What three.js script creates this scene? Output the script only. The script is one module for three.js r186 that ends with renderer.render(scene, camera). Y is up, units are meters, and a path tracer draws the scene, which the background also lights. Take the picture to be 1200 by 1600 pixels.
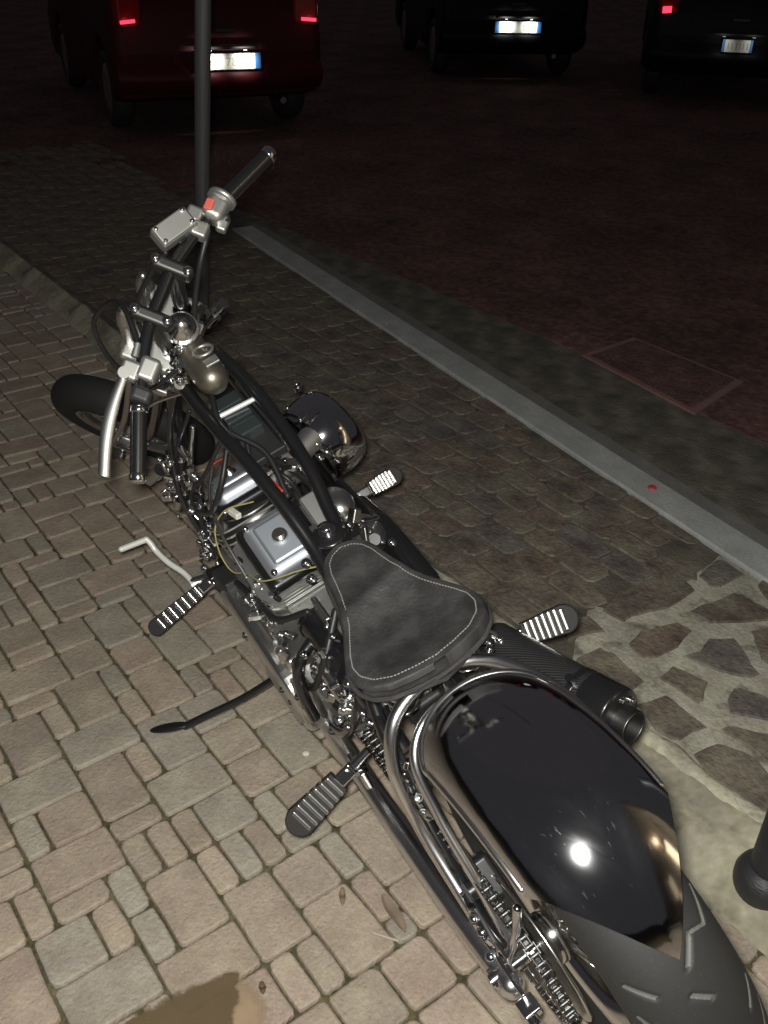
import * as THREE from 'three';
import { RoundedBoxGeometry } from 'three/addons/geometries/RoundedBoxGeometry.js';
import { RectAreaLightUniformsLib } from 'three/addons/lights/RectAreaLightUniformsLib.js';
import { mergeGeometries } from 'three/addons/utils/BufferGeometryUtils.js';

// ---------------------------------------------------------------- camera, sky, dim town glow, flash, exposure
const scene = new THREE.Scene();
const camera = new THREE.PerspectiveCamera(57.5, 0.75, 0.05, 400);
const EYE = 1.548, D2R = Math.PI / 180;
camera.position.set(0, EYE, 0);
camera.rotation.set(-32.25 * D2R, 0, 1.5 * D2R, 'YXZ');
camera.updateMatrixWorld(true);
const renderer = new THREE.WebGLRenderer();
renderer.toneMapping = THREE.LinearToneMapping;
renderer.toneMappingExposure = 1;
renderer.shadowMap.enabled = true;
RectAreaLightUniformsLib.init();
{
  const w = 64, h = 32, d = new Float32Array(w * h * 4);
  for (let i = 0; i < w * h; i++) { d[i * 4] = 0.03; d[i * 4 + 1] = 0.0288; d[i * 4 + 2] = 0.0315; d[i * 4 + 3] = 1; }
  const t = new THREE.DataTexture(d, w, h, THREE.RGBAFormat, THREE.FloatType);
  t.mapping = THREE.EquirectangularReflectionMapping; t.magFilter = THREE.LinearFilter; t.needsUpdate = true;
  scene.background = t; scene.environment = t;
}
// weak reddish glow of the town behind the parked cars (the night's "sun")
const glow = new THREE.DirectionalLight(new THREE.Color(1, 0.6, 0.48), 0.006);
glow.position.set(-1.5, 3.6, -10); glow.target.position.set(0, 0, -5);
glow.castShadow = true; glow.shadow.radius = 150; glow.shadow.mapSize.set(2048, 2048);
Object.assign(glow.shadow.camera, { left: -12, right: 12, top: 12, bottom: -12, near: 0.5, far: 40 });
scene.add(glow, glow.target);
// the phone's flash
const flash = new THREE.PointLight(new THREE.Color(1, 0.985, 0.925), 13.2);
flash.position.set(-0.022, 0.03, 0.006).applyMatrix4(camera.matrixWorld);
flash.castShadow = true; flash.shadow.radius = 1.5; flash.shadow.mapSize.set(2048, 2048); flash.shadow.camera.near = 0.05;
scene.add(flash);

// ---------------------------------------------------------------- helpers
let seed = 7;
const rnd = () => { seed |= 0; seed = seed + 0x6D2B79F5 | 0; let t = Math.imul(seed ^ seed >>> 15, 1 | seed); t = t + Math.imul(t ^ t >>> 7, 61 | t) ^ t; return ((t ^ t >>> 14) >>> 0) / 4294967296; };
const rr = (a, b) => a + (b - a) * rnd();
const P = (a) => new THREE.Vector3(a[0], a[1], a[2]);
const UPV = new THREE.Vector3(0, 1, 0);
const taken = {};
const numbered = (n) => { taken[n] = (taken[n] ?? -1) + 1; return taken[n] ? n + '_' + String(taken[n]).padStart(3, '0') : n; };
const clean = (g) => { let q = g.index ? g.toNonIndexed() : g.clone(); if (!q.attributes.normal) q.computeVertexNormals(); for (const k of Object.keys(q.attributes)) if (!['position', 'normal', 'uv'].includes(k)) q.deleteAttribute(k); if (!q.attributes.uv) q.setAttribute('uv', new THREE.BufferAttribute(new Float32Array(q.attributes.position.count * 2), 2)); q.morphAttributes = {}; return q; };
const join = (gs) => gs.length === 1 ? gs[0] : mergeGeometries(gs.map(clean), false);
function obj(name, gs, m, parent = scene, label) {
  const me = new THREE.Mesh(Array.isArray(gs) ? join(gs) : gs, m);
  me.name = parent === scene ? numbered(name) : name; me.castShadow = me.receiveShadow = true;
  if (label) me.userData.label = label;
  parent.add(me); return me;
}
function group(name, parent = scene) { const g = new THREE.Group(); g.name = parent === scene ? numbered(name) : name; parent.add(g); return g; }
function tag(o, label, category, grp) { o.userData.label = label; o.userData.category = category; if (grp) o.userData.group = grp; return o; }
function struct(o, label) { o.userData.kind = 'structure'; if (label) o.userData.label = label; return o; }
function place(g, p, dir) { g.applyQuaternion(new THREE.Quaternion().setFromUnitVectors(UPV, P(dir).normalize())); g.translate(p[0], p[1], p[2]); return g; }
const sub = (a, b) => [a[0] - b[0], a[1] - b[1], a[2] - b[2]], add = (a, b, k = 1) => [a[0] + b[0] * k, a[1] + b[1] * k, a[2] + b[2] * k];
const len = (a) => Math.hypot(...a), unit = (a) => { const l = len(a); return a.map((v) => v / l); };
function cyl(p0, p1, r0, r1 = r0, seg = 18) { const d = sub(p1, p0), g = new THREE.CylinderGeometry(r1, r0, len(d), seg, 1); g.translate(0, len(d) / 2, 0); return place(g, p0, d); }
function lathe(prof, p, dir, seg = 32) { return place(new THREE.LatheGeometry(prof.map(([r, h]) => new THREE.Vector2(Math.max(r, 0.0001), h)), seg), p, dir); }
function tube(pts, r, { seg = 0, rad = 10, closed = false, tension = 0.5, caps = true } = {}) {
  const c = new THREE.CatmullRomCurve3(pts.map(P), closed, 'centripetal', tension);
  const gs = [new THREE.TubeGeometry(c, seg || Math.max(8, pts.length * 7), r, rad, closed)];
  if (caps && !closed) for (const q of [pts[0], pts[pts.length - 1]]) { const s = new THREE.SphereGeometry(r, rad, 6); s.translate(...q); gs.push(s); }
  return join(gs);
}
function rbox(sx, sy, sz, r, p = [0, 0, 0], e, seg = 2) { const g = new RoundedBoxGeometry(sx, sy, sz, seg, r); if (e) { if (e.isMatrix4) g.applyMatrix4(e); else g.rotateX(e[0]), g.rotateY(e[1]), g.rotateZ(e[2]); } g.translate(...p); return g; }
function basis(x, y) { const X = P(x).normalize(), Z = new THREE.Vector3().crossVectors(X, P(y)).normalize(), Y = new THREE.Vector3().crossVectors(Z, X); return new THREE.Matrix4().makeBasis(X, Y, Z); }
function grid(fn, nu, nv) { // open surface from fn(s,t) in 0..1
  const pos = [], uv = [], idx = [];
  for (let j = 0; j <= nv; j++) for (let i = 0; i <= nu; i++) { const p = fn(i / nu, j / nv); pos.push(...p); uv.push(i / nu, j / nv); }
  for (let j = 0; j < nv; j++) for (let i = 0; i < nu; i++) { const a = j * (nu + 1) + i, b = a + 1, c = a + nu + 1, d = c + 1; idx.push(a, c, b, b, c, d); }
  const g = new THREE.BufferGeometry(); g.setAttribute('position', new THREE.Float32BufferAttribute(pos, 3)); g.setAttribute('uv', new THREE.Float32BufferAttribute(uv, 2)); g.setIndex(idx); g.computeVertexNormals(); return g;
}
function shell(fn, nu, nv, th) { // grid with thickness
  const a = grid(fn, nu, nv), n = a.attributes.normal, p = a.attributes.position;
  const inner = (i, j) => { const k = j * (nu + 1) + i; return [p.getX(k) - n.getX(k) * th, p.getY(k) - n.getY(k) * th, p.getZ(k) - n.getZ(k) * th]; };
  const outer = (i, j) => { const k = j * (nu + 1) + i; return [p.getX(k), p.getY(k), p.getZ(k)]; };
  const b = grid((s, t) => inner(Math.round(s * nu), Math.round(t * nv)), nu, nv); b.index.array.reverse(); b.computeVertexNormals();
  const edge = (f) => grid((s, t) => { const [i, j] = f(s); return t < 0.5 ? outer(i, j) : inner(i, j); }, f.n, 1);
  const E = (n_, f) => { f.n = n_; return edge(f); };
  return join([a, b, E(nu, (s) => [Math.round(s * nu), 0]), E(nu, (s) => [Math.round(s * nu), nv]), E(nv, (s) => [0, Math.round(s * nv)]), E(nv, (s) => [nu, Math.round(s * nv)])]);
}
// tileable noise
function makeNoise(s0) {
  const perm = new Uint8Array(256); for (let i = 0; i < 256; i++) perm[i] = i; let s = s0;
  const q = () => (s = (s * 1664525 + 1013904223) >>> 0) / 4294967296;
  for (let i = 255; i > 0; i--) { const j = Math.floor(q() * (i + 1)); [perm[i], perm[j]] = [perm[j], perm[i]]; }
  const h = (x, y) => perm[(perm[x & 255] + y) & 255] / 255;
  const n = (x, y, per) => { const xi = Math.floor(x), yi = Math.floor(y), fx = x - xi, fy = y - yi, u = fx * fx * (3 - 2 * fx), v = fy * fy * (3 - 2 * fy), m = (k) => ((k % per) + per) % per; return (h(m(xi), m(yi)) * (1 - u) + h(m(xi + 1), m(yi)) * u) * (1 - v) + (h(m(xi), m(yi + 1)) * (1 - u) + h(m(xi + 1), m(yi + 1)) * u) * v; };
  return (x, y, per, oct = 4) => { let a = 0, w = 0.5, t = 0; for (let o = 0; o < oct; o++) { a += w * n(x * per, y * per, per); t += w; w *= 0.5; per *= 2; } return a / t; };
}
function tex(size, fn, srgb = true, rep = 1) {
  const d = new Uint8Array(size * size * 4);
  for (let y = 0; y < size; y++) for (let x = 0; x < size; x++) { const c = fn(x / size, y / size), k = (y * size + x) * 4; for (let i = 0; i < 3; i++) d[k + i] = Math.max(0, Math.min(255, Math.round((c.length ? c[i] : c) * 255))); d[k + 3] = 255; }
  const t = new THREE.DataTexture(d, size, size); t.wrapS = t.wrapT = THREE.RepeatWrapping; t.magFilter = THREE.LinearFilter; t.minFilter = THREE.LinearMipmapLinearFilter; t.generateMipmaps = true;
  if (srgb) t.colorSpace = THREE.SRGBColorSpace; t.repeat.set(rep, rep); t.needsUpdate = true; return t;
}
const lin = (r, g, b) => new THREE.Color().setRGB(r, g, b);
const std = (c, rough, metal = 0, o = {}) => new THREE.MeshStandardMaterial({ color: lin(...c), roughness: rough, metalness: metal, ...o });
const phy = (c, rough, metal = 0, o = {}) => new THREE.MeshPhysicalMaterial({ color: lin(...c), roughness: rough, metalness: metal, ...o });
const nz = makeNoise(11), nz2 = makeNoise(29), nz3 = makeNoise(53);

// ---------------------------------------------------------------- textures and materials
const grainTex = [0, 1, 2].map((k) => tex(256, (x, y) => { const n = makeNoise.c?.[k] ?? ((makeNoise.c ??= [])[k] = makeNoise(91 + k * 17)); const a = n(x, y, 4, 3), b = n(x + 0.3, y, 32, 3), c = n(x, y + 0.6, 128, 1); const v = 0.82 + 0.18 * a + 0.1 * (b - 0.5) + 0.07 * (c - 0.5) + (c > 0.94 ? 0.08 : 0) - (c < 0.06 ? 0.13 : 0); return [v * 1.0, v * (0.985 + 0.03 * (a - 0.5)), v * (0.96 + 0.07 * (b - 0.5))]; }));
const grainBump = tex(256, (x, y) => 0.5 * nz(x, y, 6, 3) + 0.5 * nz2(x, y, 48, 3), false);
const roughTex = tex(256, (x, y) => { const v = 0.55 + 0.5 * nz(x, y, 5, 5); return [v, v, v]; }, true);
const chromeBump = tex(256, (x, y) => nz3(x, y, 4, 3), false);
const smudge = tex(512, (x, y) => { const a = nz(x, y, 5, 5), b = nz2(x, y, 24, 4), c = nz3(x, y * 0.5, 90, 2); const v = 0.34 + 0.35 * Math.max(0, a - 0.42) * 2 + 0.3 * Math.max(0, b - 0.6) + (c > 0.86 ? 0.3 : 0); return [v, v, v]; }, false);
const M = {
  rail: std([0.76, 0.76, 0.77], 0.26, 1),
  chrome: std([0.74, 0.74, 0.75], 0.14, 1), chromeWorn: std([0.66, 0.66, 0.64], 0.27, 1),
  fender: std([0.68, 0.68, 0.7], 0.24, 1, { bumpMap: chromeBump, bumpScale: 0.0012, roughnessMap: smudge }),
  alu: std([0.74, 0.74, 0.72], 0.32, 1), aluDull: std([0.54, 0.54, 0.52], 0.46, 1), steel: std([0.14, 0.14, 0.135], 0.42, 1), satin: std([0.86, 0.86, 0.82], 0.4, 0.25), castAlu: std([0.52, 0.52, 0.49], 0.42, 0.88),
  aluWhite: std([0.82, 0.82, 0.78], 0.42, 1), blueAlu: std([0.6, 0.64, 0.7], 0.5, 0.9),
  black: phy([0.01, 0.01, 0.011], 0.3, 0, { clearcoat: 1, clearcoatRoughness: 0.1 }),
  blackMatt: std([0.022, 0.022, 0.023], 0.5), rubber: std([0.018, 0.018, 0.018], 0.72), hose: std([0.015, 0.015, 0.016], 0.45),
  raw: std([0.27, 0.25, 0.2], 0.4, 0.9), gasket: std([0.02, 0.02, 0.02], 0.5), cream: std([0.62, 0.56, 0.42], 0.5),
  redWire: std([0.55, 0.05, 0.03], 0.5), yellowWire: std([0.36, 0.34, 0.13], 0.5), whitePlastic: std([0.72, 0.7, 0.62], 0.5), smoke: phy([0.03, 0.04, 0.04], 0.2, 0, { clearcoat: 0.6 }),
  rust: std([0.28, 0.15, 0.08], 0.7, 0.4),
};
// ---------------------------------------------------------------- the ground
const ground = struct(obj('ground', new THREE.PlaneGeometry(400, 400).rotateX(-Math.PI / 2).translate(0, -0.06, -120), std([0.05, 0.042, 0.034], 0.95)));
// paved path: rows of tumbled blocks; local x runs along the kerb (A), local z across it (B)
const TH = 52.5 * D2R, path = struct(group('paved_path'), 'path of tumbled tan and pink concrete blocks');
path.rotation.y = -TH; path.updateMatrixWorld(true);
const A0 = -1.717, MA = 0.056, B0 = -0.117, MB = 0.053;
const jointTex = tex(256, (x, y) => { const a = nz(x, y, 8, 4), b = nz2(x, y, 60, 2), g = nz3(x, y, 5, 3); const v = 0.3 + 0.25 * a + 0.25 * (b - 0.5); return [v * (1.02 - 0.06 * g), v * (0.92 + 0.06 * g), v * 0.7]; });
{
  const g = new THREE.PlaneGeometry(11, 3.2, 70, 20).rotateX(-Math.PI / 2), p = g.attributes.position, u = g.attributes.uv;
  for (let i = 0; i < p.count; i++) { const x = p.getX(i), z = p.getZ(i); p.setY(i, -0.0105 + 0.005 * (nz(x * 0.3 + 5, z * 0.3 + 5, 16, 3) - 0.5)); u.setXY(i, x * 2.5, z * 2.5); }
  g.computeVertexNormals(); g.translate(-2.6, 0, 0.42);
  obj('joint_sand', g, std([0.56, 0.54, 0.5], 0.95, 0, { map: jointTex, bumpMap: grainBump, bumpScale: 0.004 }), path, 'dark mossy sand in the joints between the blocks');
}
const TRACED = [[2,4,4,7],[-1,2,5,7],[0,2,4,5],[0,3,2,4],[-1,0,3,5],[-3,-1,3,6],[-4,-3,4,6],[-3,-1,6,8],[-1,1,7,8],[-2,0,8,10],[1,3,7,8],[0,3,8,10],[1,3,10,11],[1,2,11,13],[3,5,9,11],[3,6,7,9],[5,7,9,11],[4,6,6,7],[4,7,4,6],[3,5,1,4],[6,8,6,9],[7,9,1,4],[8,10,4,5],[10,13,4,6],[10,12,6,7],[9,11,3,4],[9,10,1,3],[10,12,2,3],[10,12,0,2],[8,10,0,1],[7,8,-1,1],[12,14,0,3],[11,13,3,4],[13,15,3,6],[5,7,2,4],[12,14,8,10],[12,15,6,8],[14,17,8,10],[15,17,7,8],[17,19,9,11],[17,19,7,9],[-8,-6,7,9],[-10,-8,7,10],[-6,-5,7,9],[-5,-3,6,8],[-5,-2,8,10],[-6,-5,9,11],[-8,-6,9,12],[-10,-8,10,11],[-12,-10,9,11],[-14,-12,9,11],[-14,-11,11,13],[-16,-14,9,12],[-11,-9,11,13],[-11,-10,7,9],[-13,-11,8,9],[-16,-13,7,9],[-16,-14,12,14],[-14,-12,13,14],[-18,-16,11,13],[-20,-18,9,12],[-18,-16,10,11],[-9,-7,6,7],[-7,-5,6,7],[-8,-6,5,6],[-6,-4,4,6],[-11,-9,6,7],[-6,-3,11,13],[-5,-3,10,11],[-13,-11,6,8]];
{
  const used = new Set(), key = (i, j) => i * 1000 + j, tiles = [];
  const free = (a, b, c, d) => { for (let i = a; i < b; i++) for (let j = c; j < d; j++) if (used.has(key(i, j)) || j >= (i < -12 ? 22 : 20)) return false; return true; };
  const put = (a, b, c, d) => { for (let i = a; i < b; i++) for (let j = c; j < d; j++) used.add(key(i, j)); tiles.push([a, b, c, d]); };
  for (const t of TRACED) if (free(...t)) put(...t);
  const KIND = [[2, 3], [3, 2], [2, 2], [2, 3], [3, 2], [2, 1], [1, 2], [2, 2]];
  for (let i = -72; i < 58; i++) for (let j = -26; j < (i < -12 ? 22 : 20); j++) {
    if (used.has(key(i, j))) continue;
    const k0 = Math.floor(rnd() * 8); let done = false;
    for (let k = 0; k < 8 && !done; k++) { const [w, h] = KIND[(k0 + k) % 8]; if (free(i, i + w, j, j + h)) { put(i, i + w, j, j + h); done = true; } }
    if (!done) for (const [w, h] of [[2, 1], [1, 2], [1, 1]]) if (!done && free(i, i + w, j, j + h)) { put(i, i + w, j, j + h); done = true; }
  }
  const shapes = {};
  const blockGeo = (w, h, v) => shapes[w + '_' + h + '_' + v] ??= (() => {
    const W = w * MA - 0.0044, H = h * MB - 0.0044, s = new THREE.Shape(), pts = [], c = () => rr(0.008, 0.016);
    const jig = () => rr(-0.0014, 0.0014);
    for (const [sx, sy, d1, d2] of [[1, 1, 0, 1], [-1, 1, 1, 0], [-1, -1, 0, 1], [1, -1, 1, 0]]) {
      const r = c(), X = sx * W / 2, Y = sy * H / 2, a = d1 === 0 ? [X + jig(), Y - sy * r] : [X - sx * r, Y + jig()], b = d1 === 0 ? [X - sx * r, Y + jig()] : [X + jig(), Y - sy * r];
      pts.push(a, [X - sx * r * 0.3, Y - sy * r * 0.3], b);
      // a point half way along the next side makes it uneven
      if (d1 === 0) pts.push([jig() * 6, Y + jig()]); else pts.push([X + jig(), jig() * 6]);
    }
    s.setFromPoints(pts.map((q) => new THREE.Vector2(...q)));
    const g = new THREE.ExtrudeGeometry(s, { depth: 0.03, bevelEnabled: true, bevelThickness: 0.007, bevelSize: 0.005, bevelOffset: -0.005, bevelSegments: 2, curveSegments: 1 });
    g.rotateX(-Math.PI / 2).translate(0, -0.037, 0);
    const out = clean(g), u = out.attributes.uv, p = out.attributes.position, ox = rnd(), oy = rnd();
    for (let i = 0; i < p.count; i++) u.setXY(i, p.getX(i) * 4 + ox, p.getZ(i) * 4 + oy + p.getY(i) * 4);
    return out;
  })();
  const tones = [[0.43, 0.362, 0.295], [0.415, 0.357, 0.294], [0.408, 0.357, 0.292], [0.392, 0.358, 0.298], [0.422, 0.348, 0.286], [0.412, 0.361, 0.291], [0.385, 0.355, 0.302], [0.436, 0.367, 0.295]];
  const mats = tones.flatMap((t, i) => [0, 1].map((k) => std(t.map((v) => v * (k ? 1.06 : 0.96)), 0.88, 0, { map: grainTex[(i + k) % 3], bumpMap: grainBump, bumpScale: 0.0035 })));
  const vis = [];
  for (const t of tiles) {
    const x = A0 + MA * (t[0] + t[1]) / 2, z = B0 - MB * (t[2] + t[3]) / 2, w = path.localToWorld(new THREE.Vector3(x, 0, z)), q = w.clone().project(camera), d = w.distanceTo(camera.position);
    const inFrame = Math.abs(q.x) < 1.02 && Math.abs(q.y) < 1.02;
    vis.push({ t, x, z, d, near: inFrame ? 0 : 1, size: (t[1] - t[0]) * (t[3] - t[2]) / d / d / d });
  }
  vis.sort((a, b) => a.near - b.near || b.size - a.size);
  const rest = mats.map(() => []);
  vis.forEach((q, n) => {
    const w = q.t[1] - q.t[0], h = q.t[3] - q.t[2], g = blockGeo(w, h, Math.floor(rnd() * 3)), m = mats[Math.floor(rnd() * mats.length)];
    const e = new THREE.Euler(rr(-0.018, 0.018), rr(-0.012, 0.012) + (w === h ? Math.floor(rnd() * 2) * Math.PI : Math.floor(rnd() * 2) * Math.PI), rr(-0.018, 0.018)), y = rr(-0.0022, 0.0012);
    if (n < 300) { const me = obj('block', g, m, path); me.position.set(q.x, y, q.z); me.rotation.copy(e); }
    else rest[mats.indexOf(m)].push(g.clone().applyMatrix4(new THREE.Matrix4().compose(new THREE.Vector3(q.x, y, q.z), new THREE.Quaternion().setFromEuler(e), new THREE.Vector3(1, 1, 1))));
  });
  const far = obj('far_blocks', mergeGeometries(rest.map((q) => mergeGeometries(q, false)), true), mats, path, 'blocks of the path farther off'); far.userData.kind = 'stuff';
}
// brown stain and litter on the blocks
{
  const stain = (name, pts, y, c, soft, label) => {
    const x0 = -0.5, x1 = -0.1, z0 = -0.98, z1 = -0.66, inside = (x, z) => { let q = false, d = 9; for (let i = 0, k = pts.length - 1; i < pts.length; k = i++) { const a = pts[i], b = pts[k]; if ((a[1] > z) !== (b[1] > z) && x < (b[0] - a[0]) * (z - a[1]) / (b[1] - a[1]) + a[0]) q = !q; const ux = b[0] - a[0], uz = b[1] - a[1], t = Math.max(0, Math.min(1, ((x - a[0]) * ux + (z - a[1]) * uz) / (ux * ux + uz * uz))); d = Math.min(d, Math.hypot(x - a[0] - ux * t, z - a[1] - uz * t)); } return q ? d : -d; };
    const al = tex(256, (u, v) => { const d = inside(x0 + (x1 - x0) * u, z1 + (z0 - z1) * v) + 0.016 * (nz(u, v, 14, 4) - 0.5) + 0.006 * (nz2(u, v, 60, 2) - 0.5), t = Math.max(0, Math.min(1, d / soft + 0.5)); return t * t * (3 - 2 * t) * (0.72 + 0.25 * nz3(u, v, 20, 3)); }, false);
    const g = new THREE.PlaneGeometry(x1 - x0, z1 - z0).rotateX(-Math.PI / 2).translate((x0 + x1) / 2, y, (z0 + z1) / 2);
    tag(obj(name, g, std(c, 0.9, 0, { alphaMap: al, transparent: true, depthWrite: false })), label, 'stain');
  };
  stain('brown_stain', [[-0.44, -0.7], [-0.406, -0.847], [-0.374, -0.869], [-0.306, -0.907], [-0.256, -0.932], [-0.235, -0.934], [-0.225, -0.9], [-0.23, -0.86], [-0.22, -0.7]], 0.0046, [0.13, 0.09, 0.045], 0.012, 'dark brown stain soaked across the tan paving blocks');
  stain('orange_stain', [[-0.245, -0.934], [-0.206, -0.913], [-0.182, -0.875], [-0.15, -0.7], [-0.235, -0.7], [-0.245, -0.86]], 0.0036, [0.36, 0.26, 0.16], 0.035, 'orange brown stain along the edge of the dark brown stain');
}
// mortar kerb sloping up to the crazy paving
const mortarTex = tex(512, (x, y) => { const a = nz(x, y, 5, 5), b = nz2(x, y, 40, 3), c = nz3(x, y, 9, 4); const v = 0.62 + 0.3 * a + 0.16 * (b - 0.5) - (c < 0.36 ? 0.12 * (0.36 - c) * 8 : 0); return [v, v * 0.985, v * (0.91 + 0.05 * c)]; });
const mortar = std([0.58, 0.555, 0.465], 0.92, 0, { map: mortarTex, bumpMap: grainBump, bumpScale: 0.006 });
for (const [xa, xb, n, m, label] of [[-2.35, 2.6, 150, mortar, 'sloping pale mortar kerb between the block path and the stone paving'], [-9, -2.352, 160, mortar, 'narrow stretch of the pale mortar kerb beyond the front wheel']]) {
  const f = (s, t) => { const x = xa + (xb - xa) * s, S = (x + 9) / 11.6, w = nz(S + 0.2, t * 0.05, 64, 3) - 0.5, w2 = nz2(S, 0.3, 160, 2) - 0.5; const z0 = (xa < -3 ? -1.278 : -1.165) + 0.012 * w2, z1 = -1.385 + 0.02 * w2; const z = z0 + (z1 - z0) * t; const prof = t < 0.72 ? 0.046 * Math.sin(t / 0.72 * Math.PI / 2) ** 1.2 : 0.046 + 0.014 * Math.sin((t - 0.72) / 0.28 * Math.PI) * (0.6 + w2); return [x, -0.008 + prof + 0.012 * w * t + 0.006, z]; };
  const g = grid(f, n, 14), u = g.attributes.uv, p = g.attributes.position; for (let i = 0; i < p.count; i++) u.setXY(i, p.getX(i) * 1.6, p.getZ(i) * 1.6);
  const k = struct(obj('mortar_kerb', g, m)); k.rotation.y = -TH; k.userData.label = label;
  if (xa > -3) { // ragged lip of thicker mortar along the top
    const lip = grid((s_, t) => { const x = xa + 0.01 + (xb - xa - 0.02) * s_, n1 = nz(x * 0.5 + 4, 0.1, 32, 4) - 0.5, n2 = nz2(x * 0.5 + 4, 0.4, 32, 4) - 0.5, wd = 0.021 + 0.03 * n1, q = t * Math.PI; return [x, 0.043 + (0.0165 + 0.014 * n2) * Math.sin(q) ** 0.7 + 0.004 * (nz3(x * 0.5, t, 64, 2) - 0.5), -1.372 + 0.03 * n2 + wd * Math.cos(q)]; }, 330, 8);
    const lu = lip.attributes.uv, lp = lip.attributes.position; for (let i = 0; i < lp.count; i++) lu.setXY(i, lp.getX(i) * 2.2, lp.getZ(i) * 2.2);
    obj('lip', lip, std([0.72, 0.7, 0.6], 0.9, 0, { map: mortarTex, bumpMap: grainBump, bumpScale: 0.006 }), k, 'ragged pale mortar lip');
  }
}
// crazy paving behind the kerb
const TOP = 0.05;
const crazy = struct(group('stone_paving'), 'terrace of small dark cobbles with irregular brown and grey slabs in pale mortar');
const poly = (pts, y0, y1, bev = 0) => { const s = new THREE.Shape(pts.map(([x, z]) => new THREE.Vector2(x, -z))); const g = new THREE.ExtrudeGeometry(s, { depth: y1 - y0 - bev, bevelEnabled: bev > 0, bevelThickness: bev, bevelSize: bev, bevelOffset: -bev, bevelSegments: 1, curveSegments: 1 }); g.rotateX(-Math.PI / 2).translate(0, y0 + bev * 0, 0); const u = g.attributes.uv, p = g.attributes.position; for (let i = 0; i < p.count; i++) u.setXY(i, p.getX(i) * 3, p.getZ(i) * 3 + p.getY(i) * 3); return g; };
const dA = [Math.cos(TH), Math.sin(TH)], dB = [-Math.sin(TH), Math.cos(TH)];
const along = (a, b) => [dA[0] * a + dB[0] * b, dA[1] * a + dB[1] * b];
{
  const sheet = obj('dark_mortar', poly([along(-14, -1.38), along(2.6, -1.38), [3.2, -1.2], [3.2, -3], [-6, -13]], 0.0, 0.0462), std([0.2, 0.18, 0.14], 0.95, 0, { map: roughTex, bumpMap: grainBump, bumpScale: 0.006 }), crazy, 'dark dirty mortar bed');
  const LM = [[0.523,-1.909],[0.565,-1.933],[0.653,-1.950],[0.784,-2.039],[0.822,-2.106],[0.853,-2.072],[0.948,-2.189],[0.981,-2.178],[1.014,-2.139],[1.161,-2.224],[1.296,-2.106],[1.4,-1.4],[1.1,-0.75],[0.94,-0.9],[0.760,-1.229],[0.623,-1.444],[0.455,-1.70]];
  const ragged = []; for (let i = 0; i < LM.length; i++) { const a = LM[i], b = LM[(i + 1) % LM.length]; for (let k = 0; k < 4; k++) ragged.push([a[0] + (b[0] - a[0]) * k / 4 + rr(-0.008, 0.008), a[1] + (b[1] - a[1]) * k / 4 + rr(-0.008, 0.008)]); }
  obj('pale_mortar', poly(ragged, 0.02, 0.0492), std([0.66, 0.66, 0.595], 0.92, 0, { map: mortarTex, bumpMap: grainBump, bumpScale: 0.004 }), crazy, 'pale fresh mortar between the nearest slabs');
  const STONES = [[[0.475,-1.735],[0.542,-1.779],[0.573,-1.756],[0.628,-1.653],[0.577,-1.608],[0.513,-1.662],[0.471,-1.706]],
[[0.611,-1.791],[0.655,-1.845],[0.700,-1.863],[0.762,-1.885],[0.792,-1.851],[0.736,-1.781],[0.712,-1.765],[0.658,-1.733],[0.635,-1.738]],
[[0.788,-1.922],[0.839,-1.958],[0.941,-2.014],[0.965,-2.008],[0.991,-1.971],[1.033,-1.932],[1.013,-1.898],[0.838,-1.878],[0.816,-1.903]],
[[0.733,-1.748],[0.784,-1.770],[0.822,-1.821],[0.888,-1.826],[0.900,-1.751],[0.911,-1.689],[0.877,-1.676],[0.803,-1.699]],
[[0.657,-1.671],[0.704,-1.715],[0.777,-1.659],[0.747,-1.591],[0.733,-1.580]],
[[0.586,-1.579],[0.664,-1.614],[0.686,-1.583],[0.735,-1.510],[0.660,-1.466],[0.640,-1.470],[0.609,-1.505]],
[[0.795,-1.556],[0.800,-1.598],[0.830,-1.642],[0.857,-1.637],[0.918,-1.597],[0.904,-1.535],[0.842,-1.543]],
[[0.675,-1.432],[0.740,-1.467],[0.765,-1.456],[0.814,-1.423],[0.828,-1.374],[0.806,-1.270],[0.779,-1.257],[0.728,-1.333],[0.708,-1.353]],
[[0.866,-2.087],[0.943,-2.171],[0.965,-2.168],[1.002,-2.101],[0.912,-2.034],[0.886,-2.033]],
[[0.567,-1.919],[0.616,-1.872],[0.641,-1.896],[0.750,-1.937],[0.846,-2.021],[0.830,-2.067],[0.775,-2.076],[0.625,-2.004]],
[[0.537,-1.898],[0.568,-1.835],[0.513,-1.821],[0.461,-1.794],[0.465,-1.876]],
[[1.017,-2.050],[1.069,-2.103],[1.105,-2.053],[1.057,-1.967],[1.022,-1.986]],
[[0.938,-1.857],[1.012,-1.872],[1.015,-1.798],[0.950,-1.713],[0.928,-1.741],[0.932,-1.813]],
[[0.760,-1.510],[0.798,-1.517],[0.876,-1.495],[0.860,-1.389],[0.828,-1.405],[0.816,-1.441],[0.788,-1.473]],
[[0.983,-2.184],[1.061,-2.228],[1.069,-2.141],[1.022,-2.120]],
[[0.86,-1.33],[0.9,-1.47],[0.98,-1.45],[0.97,-1.28],[0.9,-1.2]], [[0.93,-1.56],[0.97,-1.66],[1.08,-1.65],[1.06,-1.5],[0.95,-1.5]], [[0.84,-1.2],[0.88,-1.16],[0.99,-1.22],[1.0,-1.05],[0.9,-1.02]]];
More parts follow.
